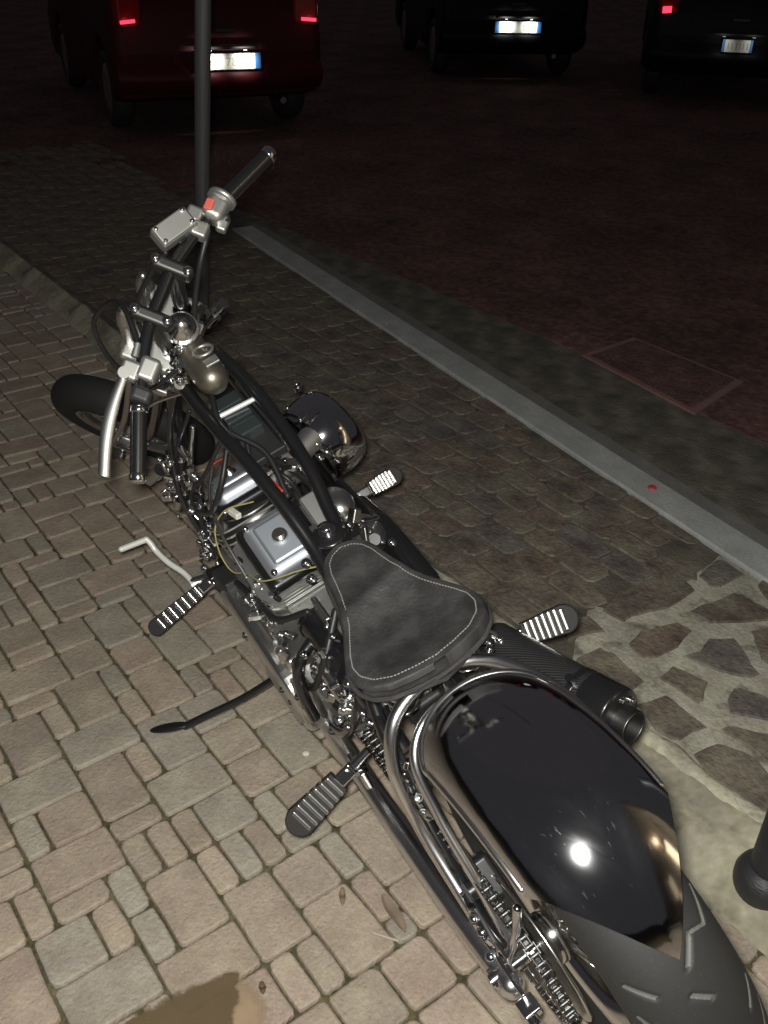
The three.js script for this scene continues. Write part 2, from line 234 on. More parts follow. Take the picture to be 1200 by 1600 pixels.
  const slabTex = [0, 1].map((k) => tex(256, (x, y) => { const n = k ? nz2 : nz, a = n(x, y, 4, 5), b = nz3(x, y, 30, 3); const v = 0.55 + 0.45 * a + 0.3 * (b - 0.5); return [v * (1.02 - 0.08 * (b - 0.5)), v * (0.97 + 0.1 * (a - 0.5)), v * 0.93]; }));
  const tones = [[0.245, 0.228, 0.194], [0.25, 0.21, 0.18], [0.226, 0.22, 0.212], [0.242, 0.23, 0.195], [0.234, 0.223, 0.19], [0.248, 0.234, 0.198]];
  const mats = tones.map((t, i) => std(t, 0.85, 0, { map: slabTex[i % 2], bumpMap: grainBump, bumpScale: 0.006 }));
  const cm = STONES.map((p) => p.reduce((a, q) => [a[0] + q[0] / p.length, a[1] + q[1] / p.length], [0, 0]));
  const order = [5, 1, 4, 2, 3, 0, 2, 0, 2, 4, 3, 4, 0, 3, 2, 1, 5, 3];
  STONES.forEach((p0, i) => { const p = p0.map((q) => [cm[i][0] + (q[0] - cm[i][0]) * 0.95, cm[i][1] + (q[1] - cm[i][1]) * 0.95]); const o = []; p.forEach((a, k) => { const b = p[(k + 1) % p.length]; o.push(a, [(a[0] + b[0]) / 2 + rr(-0.005, 0.005), (a[1] + b[1]) / 2 + rr(-0.005, 0.005)]); }); obj('slab', poly(o, 0.03, TOP + rr(0.003, 0.006), 0.003), mats[order[i]], crazy); });
  // the rest of the slabs, from cells round jittered points
  const cen = STONES.map((p) => p.reduce((s, q) => [s[0] + q[0] / p.length, s[1] + q[1] / p.length], [0, 0]));
  const inLM = (x, z) => { let c = false; for (let i = 0, j = LM.length - 1; i < LM.length; j = i++) if ((LM[i][1] > z) !== (LM[j][1] > z) && x < (LM[j][0] - LM[i][0]) * (z - LM[i][1]) / (LM[j][1] - LM[i][1]) + LM[i][0]) c = !c; return c; };
  const cells = [], strip = (x, z) => (x + 0.847) * 3.165 / 3.683 - (z + 5.206) * 1.884 / 3.683; // metres past the kerb strip's near edge
  for (let b = -1.452, row = 0; b > -4.3; b -= 0.094, row++) for (let a = -7.6 + (row % 2) * 0.068; a < 0.7;) {
    const w = rr(0.11, 0.165), h = 0.086, ca = a + w / 2; a += w + 0.006;
    const [x, z] = along(ca, b); if (strip(x, z) > 0.02 || inLM(x, z) || cen.some((c) => Math.hypot(c[0] - x, c[1] - z) < 0.12)) continue;
    const o = [], j = () => rr(-0.004, 0.004), c = 0.016; for (const [sx, sy] of [[1, 1], [-1, 1], [-1, -1], [1, -1]]) { const X = ca + sx * w / 2 + j(), Y = b + sy * h / 2 + j(), p = along(X - sx * c, Y), q = along(X, Y - sy * c); if (sx * sy > 0) o.push(q, p); else o.push(p, q); }
    cells.push({ o, d: Math.hypot(x, z) });
  }
  cells.sort((a, b) => a.d - b.d);
  const rest = tones.map(() => []);
  cells.forEach((c, n) => { const k = Math.floor(rnd() * mats.length), g = poly(c.o, 0.03, TOP + rr(-0.0012, 0.0022), 0.0025); if (n < 260) obj('slab', g, mats[k], crazy); else rest[0].push(g); });
  if (rest[0].length) obj('far_slabs', rest[0], mats[3], crazy, 'slabs of the stone paving farther off').userData.kind = 'stuff';
}
// kerb strip (pale band with a darker edge), the strip beyond it and the red road
const KS = unit([1.037 + 0.847, -2.071 + 5.236, 0]), kn = [KS[1], -KS[0]]; // direction in x,z and the normal away from the path
const kline = (t, n) => [-0.847 + KS[0] * t + kn[0] * n, -5.236 + KS[1] * t + kn[1] * n];
const concTex = tex(256, (x, y) => { const v = 0.84 + 0.16 * nz(x, y, 5, 5) + 0.1 * (nz2(x, y, 50, 2) - 0.5); return [v, v, v * 0.99]; });
{
  const k = struct(group('kerb_strip'), 'long pale grey concrete kerb strip between the stone paving and the road');
  const mats = [0.46, 0.45, 0.47].map((v) => std([v * 0.98, v, v * 1.0], 0.9, 0, { map: concTex, bumpMap: grainBump, bumpScale: 0.002 })), dm = std([0.2, 0.2, 0.19], 0.9, 0, { map: concTex });
  let n = 0; for (let t = -0.12; t < 6; t += 4.5) { obj('kerb_stone', poly([kline(t + 0.002, 0.0), kline(t + 4.498, 0), kline(t + 4.498, 0.128), kline(t + 0.002, 0.128)], -0.02, 0.062, 0.006), mats[n++ % 3], k); }
  obj('gutter', poly([kline(-0.1, 0.133), kline(6, 0.133), kline(6, 0.195), kline(-0.1, 0.195)], -0.02, 0.052), dm, k, 'narrow darker gutter beside the kerb');
}
const roadTex = tex(512, (x, y) => { const a = nz(x, y, 6, 5), b = nz2(x, y, 64, 3); const v = 0.5 + 0.4 * a + 0.45 * (b - 0.5); return [v, v * 0.96, v * 0.95]; });
{
  const verge = struct(obj('road_edge', poly([kline(-3, 0.2), kline(7, 0.2), kline(7, 1.6), kline(-3, 1.6)], -0.02, 0.044), std([0.15, 0.11, 0.096], 0.95, 0, { map: roadTex, bumpMap: grainBump, bumpScale: 0.008 })));
  verge.userData.label = 'dark strip of road beside the kerb';
  const farTex = roadTex.clone(); farTex.repeat.set(0.21, 0.21); farTex.needsUpdate = true; const farBump = grainBump.clone(); farBump.repeat.set(1.3, 1.3); farBump.needsUpdate = true;
  const rd = struct(obj('road', poly([[-2.57, -6.3], [-1.31, -6.27], [-0.033, -4.708], [0.788, -3.687], [1.181, -3.08], [5, 2], [60, -6], [80, -90], [-80, -90], [-60, -7.0]], -0.02, 0.049), std([0.28, 0.15, 0.13], 0.95, 0, { map: farTex, bumpMap: farBump, bumpScale: 0.008 })));
  rd.userData.label = 'reddish brown road surface';
  const c = group('inspection_cover'); tag(c, 'square inspection cover set flush in the reddish road', 'cover');
  const q = [[0.806, -3.633], [1.063, -3.842], [1.40, -3.40], [1.131, -3.10]], mid = q.reduce((s, p) => [s[0] + p[0] / 4, s[1] + p[1] / 4], [0, 0]), sc = (k) => q.map((p) => [mid[0] + (p[0] - mid[0]) * k, mid[1] + (p[1] - mid[1]) * k]);
  obj('frame', poly(sc(1), 0.02, 0.054), std([0.295, 0.162, 0.141], 0.8, 0, { map: concTex }), c); obj('lid', poly(sc(0.9), 0.03, 0.0575, 0.002), std([0.28, 0.155, 0.135], 0.85, 0, { map: roadTex, bumpMap: grainBump, bumpScale: 0.01 }), c);
  const cap = obj('bottle_cap', lathe([[0, 0.006], [0.011, 0.0055], [0.013, 0.004], [0.0145, 0]], [0.842, 0.063, -2.537], [0, 1, 0], 16), std([0.5, 0.06, 0.06], 0.5)); tag(cap, 'small red bottle cap lying on the kerb strip', 'cap');
}
// litter: leaves, a twig and a pebble on the blocks beside the motorcycle
{
  const leaf = (x, z, l, w, turn, c, label) => { const me = obj('dry_leaf', shell((s, t) => { const a = (s - 0.5) * 1.98, b = (t - 0.5) * w * Math.sqrt(Math.max(0, 1 - a * a)); return [a * l / 2, 0.006 + 0.01 * Math.abs(t - 0.5) + 0.003 * Math.sin(a * 4), b]; }, 10, 4, 0.0006), std(c, 0.8)); me.position.set(x, 0, z); me.rotation.y = turn; tag(me, label, 'leaf'); };
  leaf(0.037, -1.06, 0.085, 0.022, -1.05, [0.2, 0.15, 0.11], 'long dull dry leaf on the blocks below the rear foot peg');
  leaf(-0.059, -1.091, 0.035, 0.012, -1.5, [0.2, 0.16, 0.1], 'short brown dry leaf on the blocks');
  leaf(-0.186, -0.91, 0.02, 0.012, -1.3, [0.11, 0.08, 0.04], 'tiny dark leaf scrap beside the orange stain');
  const tw = obj('twig', tube([[0.0, 0.006, -1.02], [0.02, 0.008, -1.012], [0.045, 0.006, -1.005]], 0.0022), std([0.42, 0.36, 0.27], 0.8)); tag(tw, 'short pale twig lying on the paving blocks', 'twig');
  const pb = obj('pebble', (() => { const g = new THREE.IcosahedronGeometry(0.009, 2); g.scale(1, 0.6, 0.8); g.translate(-0.157, 0.005, -1.445); return g; })(), std([0.6, 0.56, 0.45], 0.8)); tag(pb, 'small pale pebble on the paving blocks near the side stand', 'pebble');
}
// ---------------------------------------------------------------- the motorcycle: local x forward, y up (leaning), z to its right; origin under the rear axle
const bike = group('motorcycle');
tag(bike, 'stripped chrome and black chopper motorcycle leaning on its side stand without a fuel tank', 'motorcycle');
{
  const h = 29.914 * D2R, l = 20.004 * D2R, F = new THREE.Vector3(-Math.sin(h), 0, -Math.cos(h)), R = new THREE.Vector3(Math.cos(h), 0, -Math.sin(h));
  const V = UPV.clone().multiplyScalar(Math.cos(l)).addScaledVector(R, -Math.sin(l)), W = R.clone().multiplyScalar(Math.cos(l)).addScaledVector(UPV, Math.sin(l));
  new THREE.Matrix4().makeBasis(F, V, W).setPosition(0.42, 0, -0.933).decompose(bike.position, bike.quaternion, bike.scale);
}
const boltGeo = join([cyl([0, -0.004, 0], [0, 0.002, 0], 0.0085, 0.0085, 14), cyl([0, 0.002, 0], [0, 0.007, 0], 0.0062, 0.0058, 6), place(new THREE.SphereGeometry(0.0055, 10, 6, 0, Math.PI * 2, 0, Math.PI / 2).scale(1, 0.5, 1), [0, 0.007, 0], [0, 1, 0])]);
function bolt(p, dir, s, parent, m = M.chrome) { const b = obj('bolt', boltGeo, m, parent); b.position.set(...p); b.scale.setScalar(s); b.quaternion.setFromUnitVectors(UPV, P(dir).normalize()); return b; }
// wheels
const tyreProfile = (R, w, rim) => { const o = []; for (let i = 0; i <= 28; i++) { const a = -1.95 + 3.9 * i / 28, hh = R - rim; o.push([R - hh * 0.82 * (1 - Math.cos(a)) * 0.62, w * Math.sin(a) * (Math.abs(a) > 1.57 ? 1 : 1)]); } o.push([rim - 0.004, w * 0.62]); o.unshift([rim - 0.004, -w * 0.62]); return o; };
const treadTex = (() => {
  const c = document.createElement('canvas'); c.width = c.height = 512; const x = c.getContext('2d'); x.fillStyle = '#3a3a3a'; x.fillRect(0, 0, 512, 512);
  for (let i = 0; i < 2600; i++) { const v = 48 + Math.floor(rnd() * 26); x.fillStyle = `rgb(${v},${v},${v})`; x.fillRect(rnd() * 512, rnd() * 512, 2 + rnd() * 5, 1 + rnd() * 3); }
  x.strokeStyle = '#83827d'; x.lineWidth = 13; x.lineJoin = 'miter';
  const zig = (p) => { x.beginPath(); p.forEach((q, i) => i ? x.lineTo(q[0], q[1]) : x.moveTo(q[0], q[1])); x.stroke(); };
  for (const o of [-512, 0, 512]) { zig([[o + 70, 262], [o + 150, 300], [o + 130, 345], [o + 250, 395]]); zig([[o + 330, 250], [o + 410, 212], [o + 390, 167], [o + 510, 117]]); zig([[o + 300, 330], [o + 380, 380]]); zig([[o + 40, 180], [o + 120, 130]]); zig([[o + 200, 240], [o + 250, 272]]); }
  const t = new THREE.CanvasTexture(c); t.colorSpace = THREE.SRGBColorSpace; t.wrapS = THREE.RepeatWrapping; t.repeat.set(11, 1); t.magFilter = THREE.LinearFilter; return t;
})();
const tyreMat = std([0.42, 0.42, 0.42], 0.68, 0, { map: treadTex });
const GROOVES = [[[70, 262], [150, 300], [130, 345], [250, 395]], [[330, 250], [410, 212], [390, 167], [510, 117]], [[300, 330], [380, 380]], [[40, 180], [120, 130]], [[200, 240], [250, 272]]].flatMap((p) => p.slice(1).map((q, i) => [p[i], q]));
function treadTyre(R, w, rim, c) { // lathe-like grid whose grooves are cut into the crown
  const pf = tyreProfile(R, w, rim).map(([a, b]) => new THREE.Vector2(a, b)), curve = new THREE.SplineCurve(pf), nu = 880, nv = 84;
  const g = grid((s, t) => { const q = curve.getPoint(1 - t), a = s * Math.PI * 2, px = ((s * 11) % 1) * 512, py = (1 - (1 - t)) * 512; let d = 99; for (const [A, B] of GROOVES) for (const o of [-512, 0, 512]) { const ax = A[0] + o, ux = B[0] - A[0], uy = B[1] - A[1], k = Math.max(0, Math.min(1, ((px - ax) * ux + (py - A[1]) * uy) / (ux * ux + uy * uy))); d = Math.min(d, Math.hypot((px - ax - ux * k), (py - A[1] - uy * k))); } const dep = Math.max(0, Math.min(1, (8 - d) / 4)) * 0.0032, r = q.x - dep; return [r * Math.sin(a), r * Math.cos(a), q.y]; }, nu, nv);
  const u = g.attributes.uv; for (let i = 0; i < u.count; i++) u.setXY(i, u.getX(i), 1 - u.getY(i)); g.translate(...c); return g;
}
const rearC = [0, 0.32, 0];
{
  const w = group('rear_wheel', bike);
  obj('tyre', treadTyre(0.32, 0.08, 0.2, rearC), tyreMat, w);
  obj('rim', lathe([[0.205, -0.058], [0.19, -0.05], [0.18, -0.02], [0.178, 0.02], [0.19, 0.05], [0.205, 0.058]], rearC, [0, 0, 1], 56), M.chrome, w);
  obj('hub', lathe([[0.012, -0.1], [0.04, -0.1], [0.042, -0.06], [0.028, -0.04], [0.028, 0.04], [0.042, 0.06], [0.04, 0.1], [0.012, 0.1]], rearC, [0, 0, 1], 24), M.chrome, w);
  const sp = []; for (let i = 0; i < 40; i++) { const a = i / 40 * Math.PI * 2, b = a + (i % 2 ? 0.5 : -0.5), s = i % 4 < 2 ? 1 : -1; sp.push(cyl([0.04 * Math.cos(b), 0.32 + 0.04 * Math.sin(b), s * 0.055], [0.182 * Math.cos(a), 0.32 + 0.182 * Math.sin(a), s * 0.012], 0.002, 0.002, 6)); }
  obj('spokes', sp, M.chrome, w);
  // sprocket with holes and a polished brake disc on the left side
  const disc = new THREE.Shape(); for (let i = 0; i <= 96; i++) { const a = i / 96 * Math.PI * 2, r = 0.098 + (i % 4 < 2 ? 0.004 : -0.002); i ? disc.lineTo(r * Math.cos(a), r * Math.sin(a)) : disc.moveTo(r * Math.cos(a), r * Math.sin(a)); }
  for (let i = 0; i < 8; i++) { const a = i / 8 * Math.PI * 2, hp = new THREE.Path(); hp.absarc(0.07 * Math.cos(a), 0.07 * Math.sin(a), 0.013, 0, Math.PI * 2, true); disc.holes.push(hp); }
  const dg = new THREE.ExtrudeGeometry(disc, { depth: 0.006, bevelEnabled: true, bevelSize: 0.001, bevelThickness: 0.001, bevelSegments: 1 }); dg.translate(0, 0.32, -0.122);
  obj('sprocket', dg, M.chrome, w);
  obj('brake_disc', lathe([[0.045, -0.1], [0.118, -0.1], [0.12, -0.097], [0.118, -0.094], [0.045, -0.094]], rearC, [0, 0, 1], 48), M.chromeWorn, w);
  obj('axle', [cyl([0, 0.32, -0.185], [0, 0.32, 0.15], 0.011), cyl([0, 0.32, -0.182], [0, 0.32, -0.166], 0.017, 0.017, 6), cyl([0, 0.32, 0.135], [0, 0.32, 0.15], 0.017, 0.017, 6)], M.chrome, w);
}
// drive chain round the sprocket
{
  const gs = [], path_ = []; const zc = -0.119;
  for (let a = -1.5; a <= 1.62; a += 0.13) path_.push([-0.103 * Math.cos(a), 0.32 + 0.103 * Math.sin(a)]);
  const top = path_[path_.length - 1], bot = path_[0], fr = [0.66, 0.30]; const n = 40;
  for (let i = 1; i <= n; i++) path_.push([top[0] + (fr[0] - top[0]) * i / n, top[1] + (fr[1] + 0.035 - top[1]) * i / n]);
  for (let i = n; i >= 1; i--) path_.unshift([bot[0] + (fr[0] - bot[0]) * i / n, bot[1] + (fr[1] - 0.035 - bot[1]) * i / n]);
  for (let i = 1; i < path_.length; i++) { const a = path_[i - 1], b = path_[i], e = Math.atan2(b[1] - a[1], b[0] - a[0]), l = Math.hypot(b[0] - a[0], b[1] - a[1]), zz = i % 2 ? 0.0085 : 0.0055; for (const s of [-1, 1]) gs.push(rbox(l + 0.006, 0.011, 0.0022, 0.001, [(a[0] + b[0]) / 2, (a[1] + b[1]) / 2, zc + s * zz], [0, 0, e], 1)); gs.push(cyl([b[0], b[1], zc - 0.0095], [b[0], b[1], zc + 0.0095], 0.0036, 0.0036, 8)); }
  obj('drive_chain', gs, M.steel, bike);
}
// fender
const fenderAt = (s, t, dr = 0) => { // s -1..1 across, t 0..1 front to tip
  const q = Math.abs(s), end = 0.26 + 0.465 * Math.pow(1 - q, 1.55), start = -0.66 + 0.16 * q * q, ph = start + (end - start) * t, a = s * 1.32, r = 0.388 + dr - 0.068 * (1 - Math.cos(a)) - 0.175 * Math.max(0, ph - 0.1) ** 2, w = 0.108 * Math.sin(a) / Math.sin(1.32);
  return [-r * Math.sin(ph), 0.32 + r * Math.cos(ph), w];
};
{
  const f = obj('rear_fender', shell((a, t) => fenderAt(a * 2 - 1, t), 48, 64, -0.0028), M.fender, bike, 'mirror chrome rear fender ending in a pointed tail');
  // rolled bead round the front edge and down both sides
  const e = []; for (let i = 0; i <= 12; i++) e.push(fenderAt(-1, 0.95 - 0.95 * i / 12, 0.001)); for (let i = 1; i <= 16; i++) e.push(fenderAt(-1 + 2 * i / 16, 0, 0.001)); for (let i = 1; i <= 12; i++) e.push(fenderAt(1, 0.95 * i / 12, 0.001));
  obj('edge_bead', tube(e, 0.0062, { seg: 120, rad: 10 }), M.rail, f);
}
// chrome rails round the fender
{
  const L = [[0.03, 0.315, -0.15], [0.125, 0.365, -0.148], [0.21, 0.44, -0.145], [0.255, 0.53, -0.135], [0.282, 0.588, -0.1], [0.298, 0.604, -0.045]];
  const Rr = [[0.296, 0.604, 0.03], [0.262, 0.605, 0.075], [0.18, 0.6, 0.112], [0.09, 0.575, 0.13], [0.0, 0.53, 0.138]];
  obj('fender_rail', tube([...L, ...Rr], 0.0115, { seg: 90, rad: 16 }), M.rail, bike, 'bent chrome rail looping round the front of the fender');
  obj('fender_strut', tube([[0.02, 0.33, -0.128], [0.1, 0.42, -0.122], [0.17, 0.49, -0.118], [0.225, 0.56, -0.105], [0.25, 0.585, -0.07], [0.262, 0.59, 0], [0.25, 0.585, 0.07]], 0.0085, { seg: 60 }), M.rail, bike);
  obj('fender_strut', [tube([[0.0, 0.345, -0.15], [-0.012, 0.42, -0.125], [-0.03, 0.52, -0.112]], 0.007), rbox(0.03, 0.05, 0.005, 0.002, [-0.002, 0.36, -0.15])], M.chrome, bike);
}
// rigid rear frame rails with the axle plates
{
  for (const s of [-1, 1]) {
    obj('frame_rail', tube([[1.33, 0.165, s * 0.135], [1.0, 0.15, s * 0.145], [0.7, 0.17, s * 0.155], [0.5, 0.235, s * 0.162], [0.3, 0.275, s * 0.165], [0.1, 0.3, s * 0.165], [s < 0 ? -0.02 : 0.04, s < 0 ? 0.318 : 0.31, s * (s < 0 ? 0.162 : 0.15)]], s < 0 ? 0.021 : 0.016, { seg: 60, rad: 16 }), M.rail, bike);
    obj('frame_rail', tube([[0.5, 0.53, s * 0.05], [0.44, 0.5, s * 0.085], [0.33, 0.44, s * 0.115], [0.18, 0.38, s * 0.135], [0.03, 0.335, s * 0.148]], 0.0125, { seg: 40, rad: 12 }), M.black, bike);
    if (s < 0) obj('axle_plate', [rbox(0.11, 0.055, 0.008, 0.003, [0.0, 0.32, s * 0.158]), rbox(0.03, 0.02, 0.03, 0.004, [-0.06, 0.318, s * 0.16])], M.chrome, bike);
    if (s < 0) obj('chain_adjuster', [cyl([-0.07, 0.318, s * 0.166], [-0.15, 0.316, s * 0.166], 0.0055, 0.0055, 10), cyl([-0.075, 0.318, s * 0.166], [-0.088, 0.318, s * 0.166], 0.011, 0.011, 6), cyl([-0.1, 0.317, s * 0.166], [-0.108, 0.317, s * 0.166], 0.011, 0.011, 6)], M.chrome, bike);
  }
}
// frame: backbone, top tubes, down tubes
obj('backbone', [lathe([[0.033, 0], [0.034, 0.1], [0.035, 0.15], [0.032, 0.175], [0.02, 0.192], [0.0, 0.197]], [1.2, 0.88, 0], [-0.954, -0.3, 0], 26)], M.raw, bike, 'bare metal backbone behind the steering head');
obj('backbone_ring', [new THREE.TorusGeometry(0.02, 0.0035, 8, 24).applyMatrix4(new THREE.Matrix4().makeRotationX(Math.PI / 2)).translate(1.07, 0.878, 0.012), rbox(0.02, 0.006, 0.03, 0.002, [1.035, 0.868, 0.012], [0, 0, 0.3])], M.castAlu, bike);
obj('top_tube', tube([[1.14, 0.825, 0.045], [1.03, 0.775, 0.063], [0.93, 0.72, 0.067], [0.83, 0.665, 0.06], [0.755, 0.615, 0.045], [0.68, 0.58, 0.035], [0.52, 0.545, 0.05]], 0.014, { seg: 60, rad: 14 }), M.black, bike);
obj('top_tube', tube([[1.14, 0.82, -0.05], [1.0, 0.775, -0.048], [0.852, 0.72, -0.034], [0.76, 0.665, -0.026], [0.69, 0.61, -0.024], [0.6, 0.565, -0.035], [0.52, 0.545, -0.05]], 0.014, { seg: 60, rad: 14 }), M.black, bike);
for (const s of [-1, 1]) obj('down_tube', tube([[1.17, 0.81, s * 0.045], [1.24, 0.7, s * 0.075], [1.3, 0.5, s * 0.11], [1.36, 0.28, s * 0.132], [1.33, 0.168, s * 0.135]], 0.0165, { seg: 50, rad: 12 }), M.black, bike);
obj('steering_head', [cyl([1.11, 0.92, 0], [1.225, 0.81, 0], 0.033, 0.033, 24), cyl([1.1, 0.93, 0], [1.118, 0.913, 0], 0.03, 0.03, 24), lathe([[0.029, 0], [0.025, 0.008], [0.016, 0.012], [0.014, 0.024], [0, 0.026]], [1.1, 0.93, 0], [-0.72, 0.69, 0], 24)], M.chromeWorn, bike);
// seat bracket with its big bolt
obj('seat_bracket', [lathe([[0.0, 0.01], [0.028, 0.008], [0.032, 0.0], [0.03, -0.03], [0.0, -0.03]], [0.695, 0.622, 0.012], [-0.25, 1, 0], 24), rbox(0.14, 0.02, 0.06, 0.006, [0.65, 0.59, 0.01], [0, 0, 0.2])], M.black, bike);
bolt([0.694, 0.632, 0.012], [-0.25, 1, 0], 2.0, bike, M.chrome);

// ------------------------------- seat
{
  const OUT = [[0.266, 0.012], [0.27, 0.045], [0.28, 0.082], [0.3, 0.108], [0.325, 0.12], [0.352, 0.121], [0.38, 0.112], [0.41, 0.098], [0.44, 0.083], [0.47, 0.072], [0.5, 0.064], [0.53, 0.058], [0.555, 0.054], [0.578, 0.046], [0.592, 0.033], [0.6, 0.012]];
  const hw = (u) => { for (let i = 1; i < OUT.length; i++) if (u <= OUT[i][0]) { const [a, b] = [OUT[i - 1], OUT[i]], t = (u - a[0]) / (b[0] - a[0]); return a[1] + (b[1] - a[1]) * t; } return 0.005; };
  const topY = (u, q) => { const dish = 0.022 * Math.exp(-(((u - 0.4) / 0.09) ** 2)) * (1 - q * q), crease = 0.006 * Math.exp(-(((u - 0.475 - 0.02 * q) / 0.014) ** 2)) * (1 - q * q), edge = -0.016 * Math.pow(Math.abs(q), 6); return 0.668 + 0.035 * ((u - 0.4) ** 2) * 12 * (u > 0.4 ? 0.4 : 1) - dish + crease + edge; };
  const n = 64, m = 40, us = []; for (let i = 0; i <= n; i++) us.push(0.266 + 0.334 * (0.5 - 0.5 * Math.cos(Math.PI * i / n)));
  const g = grid((s, t) => { const u = us[Math.round(t * n)], W = hw(u), k = s; // ring: top across then underside back
    if (k <= 0.6) { const q = (k / 0.6) * 2 - 1; return [u, topY(u, q), W * Math.sin(q * Math.PI / 2) ** 1 * (Math.abs(q) > 0 ? 1 : 1)]; }
    const q = 1 - (k - 0.6) / 0.4 * 2, r = Math.sign(q) * Math.min(1, Math.abs(q) * 1.15); return [u, topY(u, 1) - 0.012 - 0.026 * (1 - Math.pow(Math.abs(q), 4)), W * (Math.abs(q) > 0.9 ? 1.03 : r * 0.98)]; }, 60, n);
  const leather = std([0.045, 0.0435, 0.0435], 0.62, 0, { map: tex(256, (x, y) => { const v = 0.5 + 0.7 * nz(x, y, 5, 5) + 0.1 * (nz2(x, y, 60, 2) - 0.5); return [v, v * 0.99, v * 0.99]; }), bumpMap: tex(256, (x, y) => 0.4 * nz2(x, y, 40, 2) + 0.6 * nz(x, y, 9, 4), false), bumpScale: 0.0016 });
  for (const t of [leather.map, leather.bumpMap]) t.repeat.set(2, 2);
  { const u = g.attributes.uv, p = g.attributes.position; for (let i = 0; i < p.count; i++) u.setXY(i, p.getX(i) * 3, p.getZ(i) * 3); }
  const cap = (u) => { const c = []; return c; };
  const seat = obj('seat', g, leather, bike, 'black leather solo saddle with pale stitching');
  // stitched border
  const st = [], edge = []; for (let i = 0; i <= n; i++) edge.push([us[i], 1]); for (let i = n; i >= 0; i--) edge.push([us[i], -1]);
  const inset = (u, s) => { const W = Math.max(0.004, hw(u) - 0.013), q = Math.asin(Math.min(1, W / Math.max(hw(u), W))) / (Math.PI / 2); return [0.433 + (u - 0.433) * 0.94, topY(u, q) + 0.0012, s * W]; };
  const c = new THREE.CatmullRomCurve3(edge.map(([u, s]) => P(inset(u, s))), true, 'centripetal'), N = 150;
  for (let i = 0; i < N; i++) { const a = c.getPointAt(i / N), b = c.getPointAt((i + 0.62) / N); st.push(cyl(a.toArray(), b.toArray(), 0.0011, 0.0011, 5)); }
  obj('stitching', st, std([0.22, 0.215, 0.2], 0.8), seat);
  obj('seat_welt', tube(edge.filter((_, i) => i % 2 === 0).map(([u, s]) => [0.433 + (u - 0.433) * 1.012, topY(u, 1) - 0.016, s * (hw(u) + 0.001)]), 0.0045, { closed: true, seg: 120, rad: 8 }), leather, seat);
  obj('seat_pan', rbox(0.22, 0.008, 0.12, 0.003, [0.4, 0.622, 0]), M.blackMatt, seat);
  for (const s of [-1, 1]) { const pts = []; for (let i = 0; i <= 72; i++) { const a = i / 72 * Math.PI * 2 * 4.5; pts.push([0.335 + 0.021 * Math.cos(a), 0.535 + 0.085 * i / 72, s * 0.062 + 0.021 * Math.sin(a)]); } obj('seat_spring', tube(pts, 0.0042, { seg: 200, rad: 7 }), M.chrome, seat); }
}
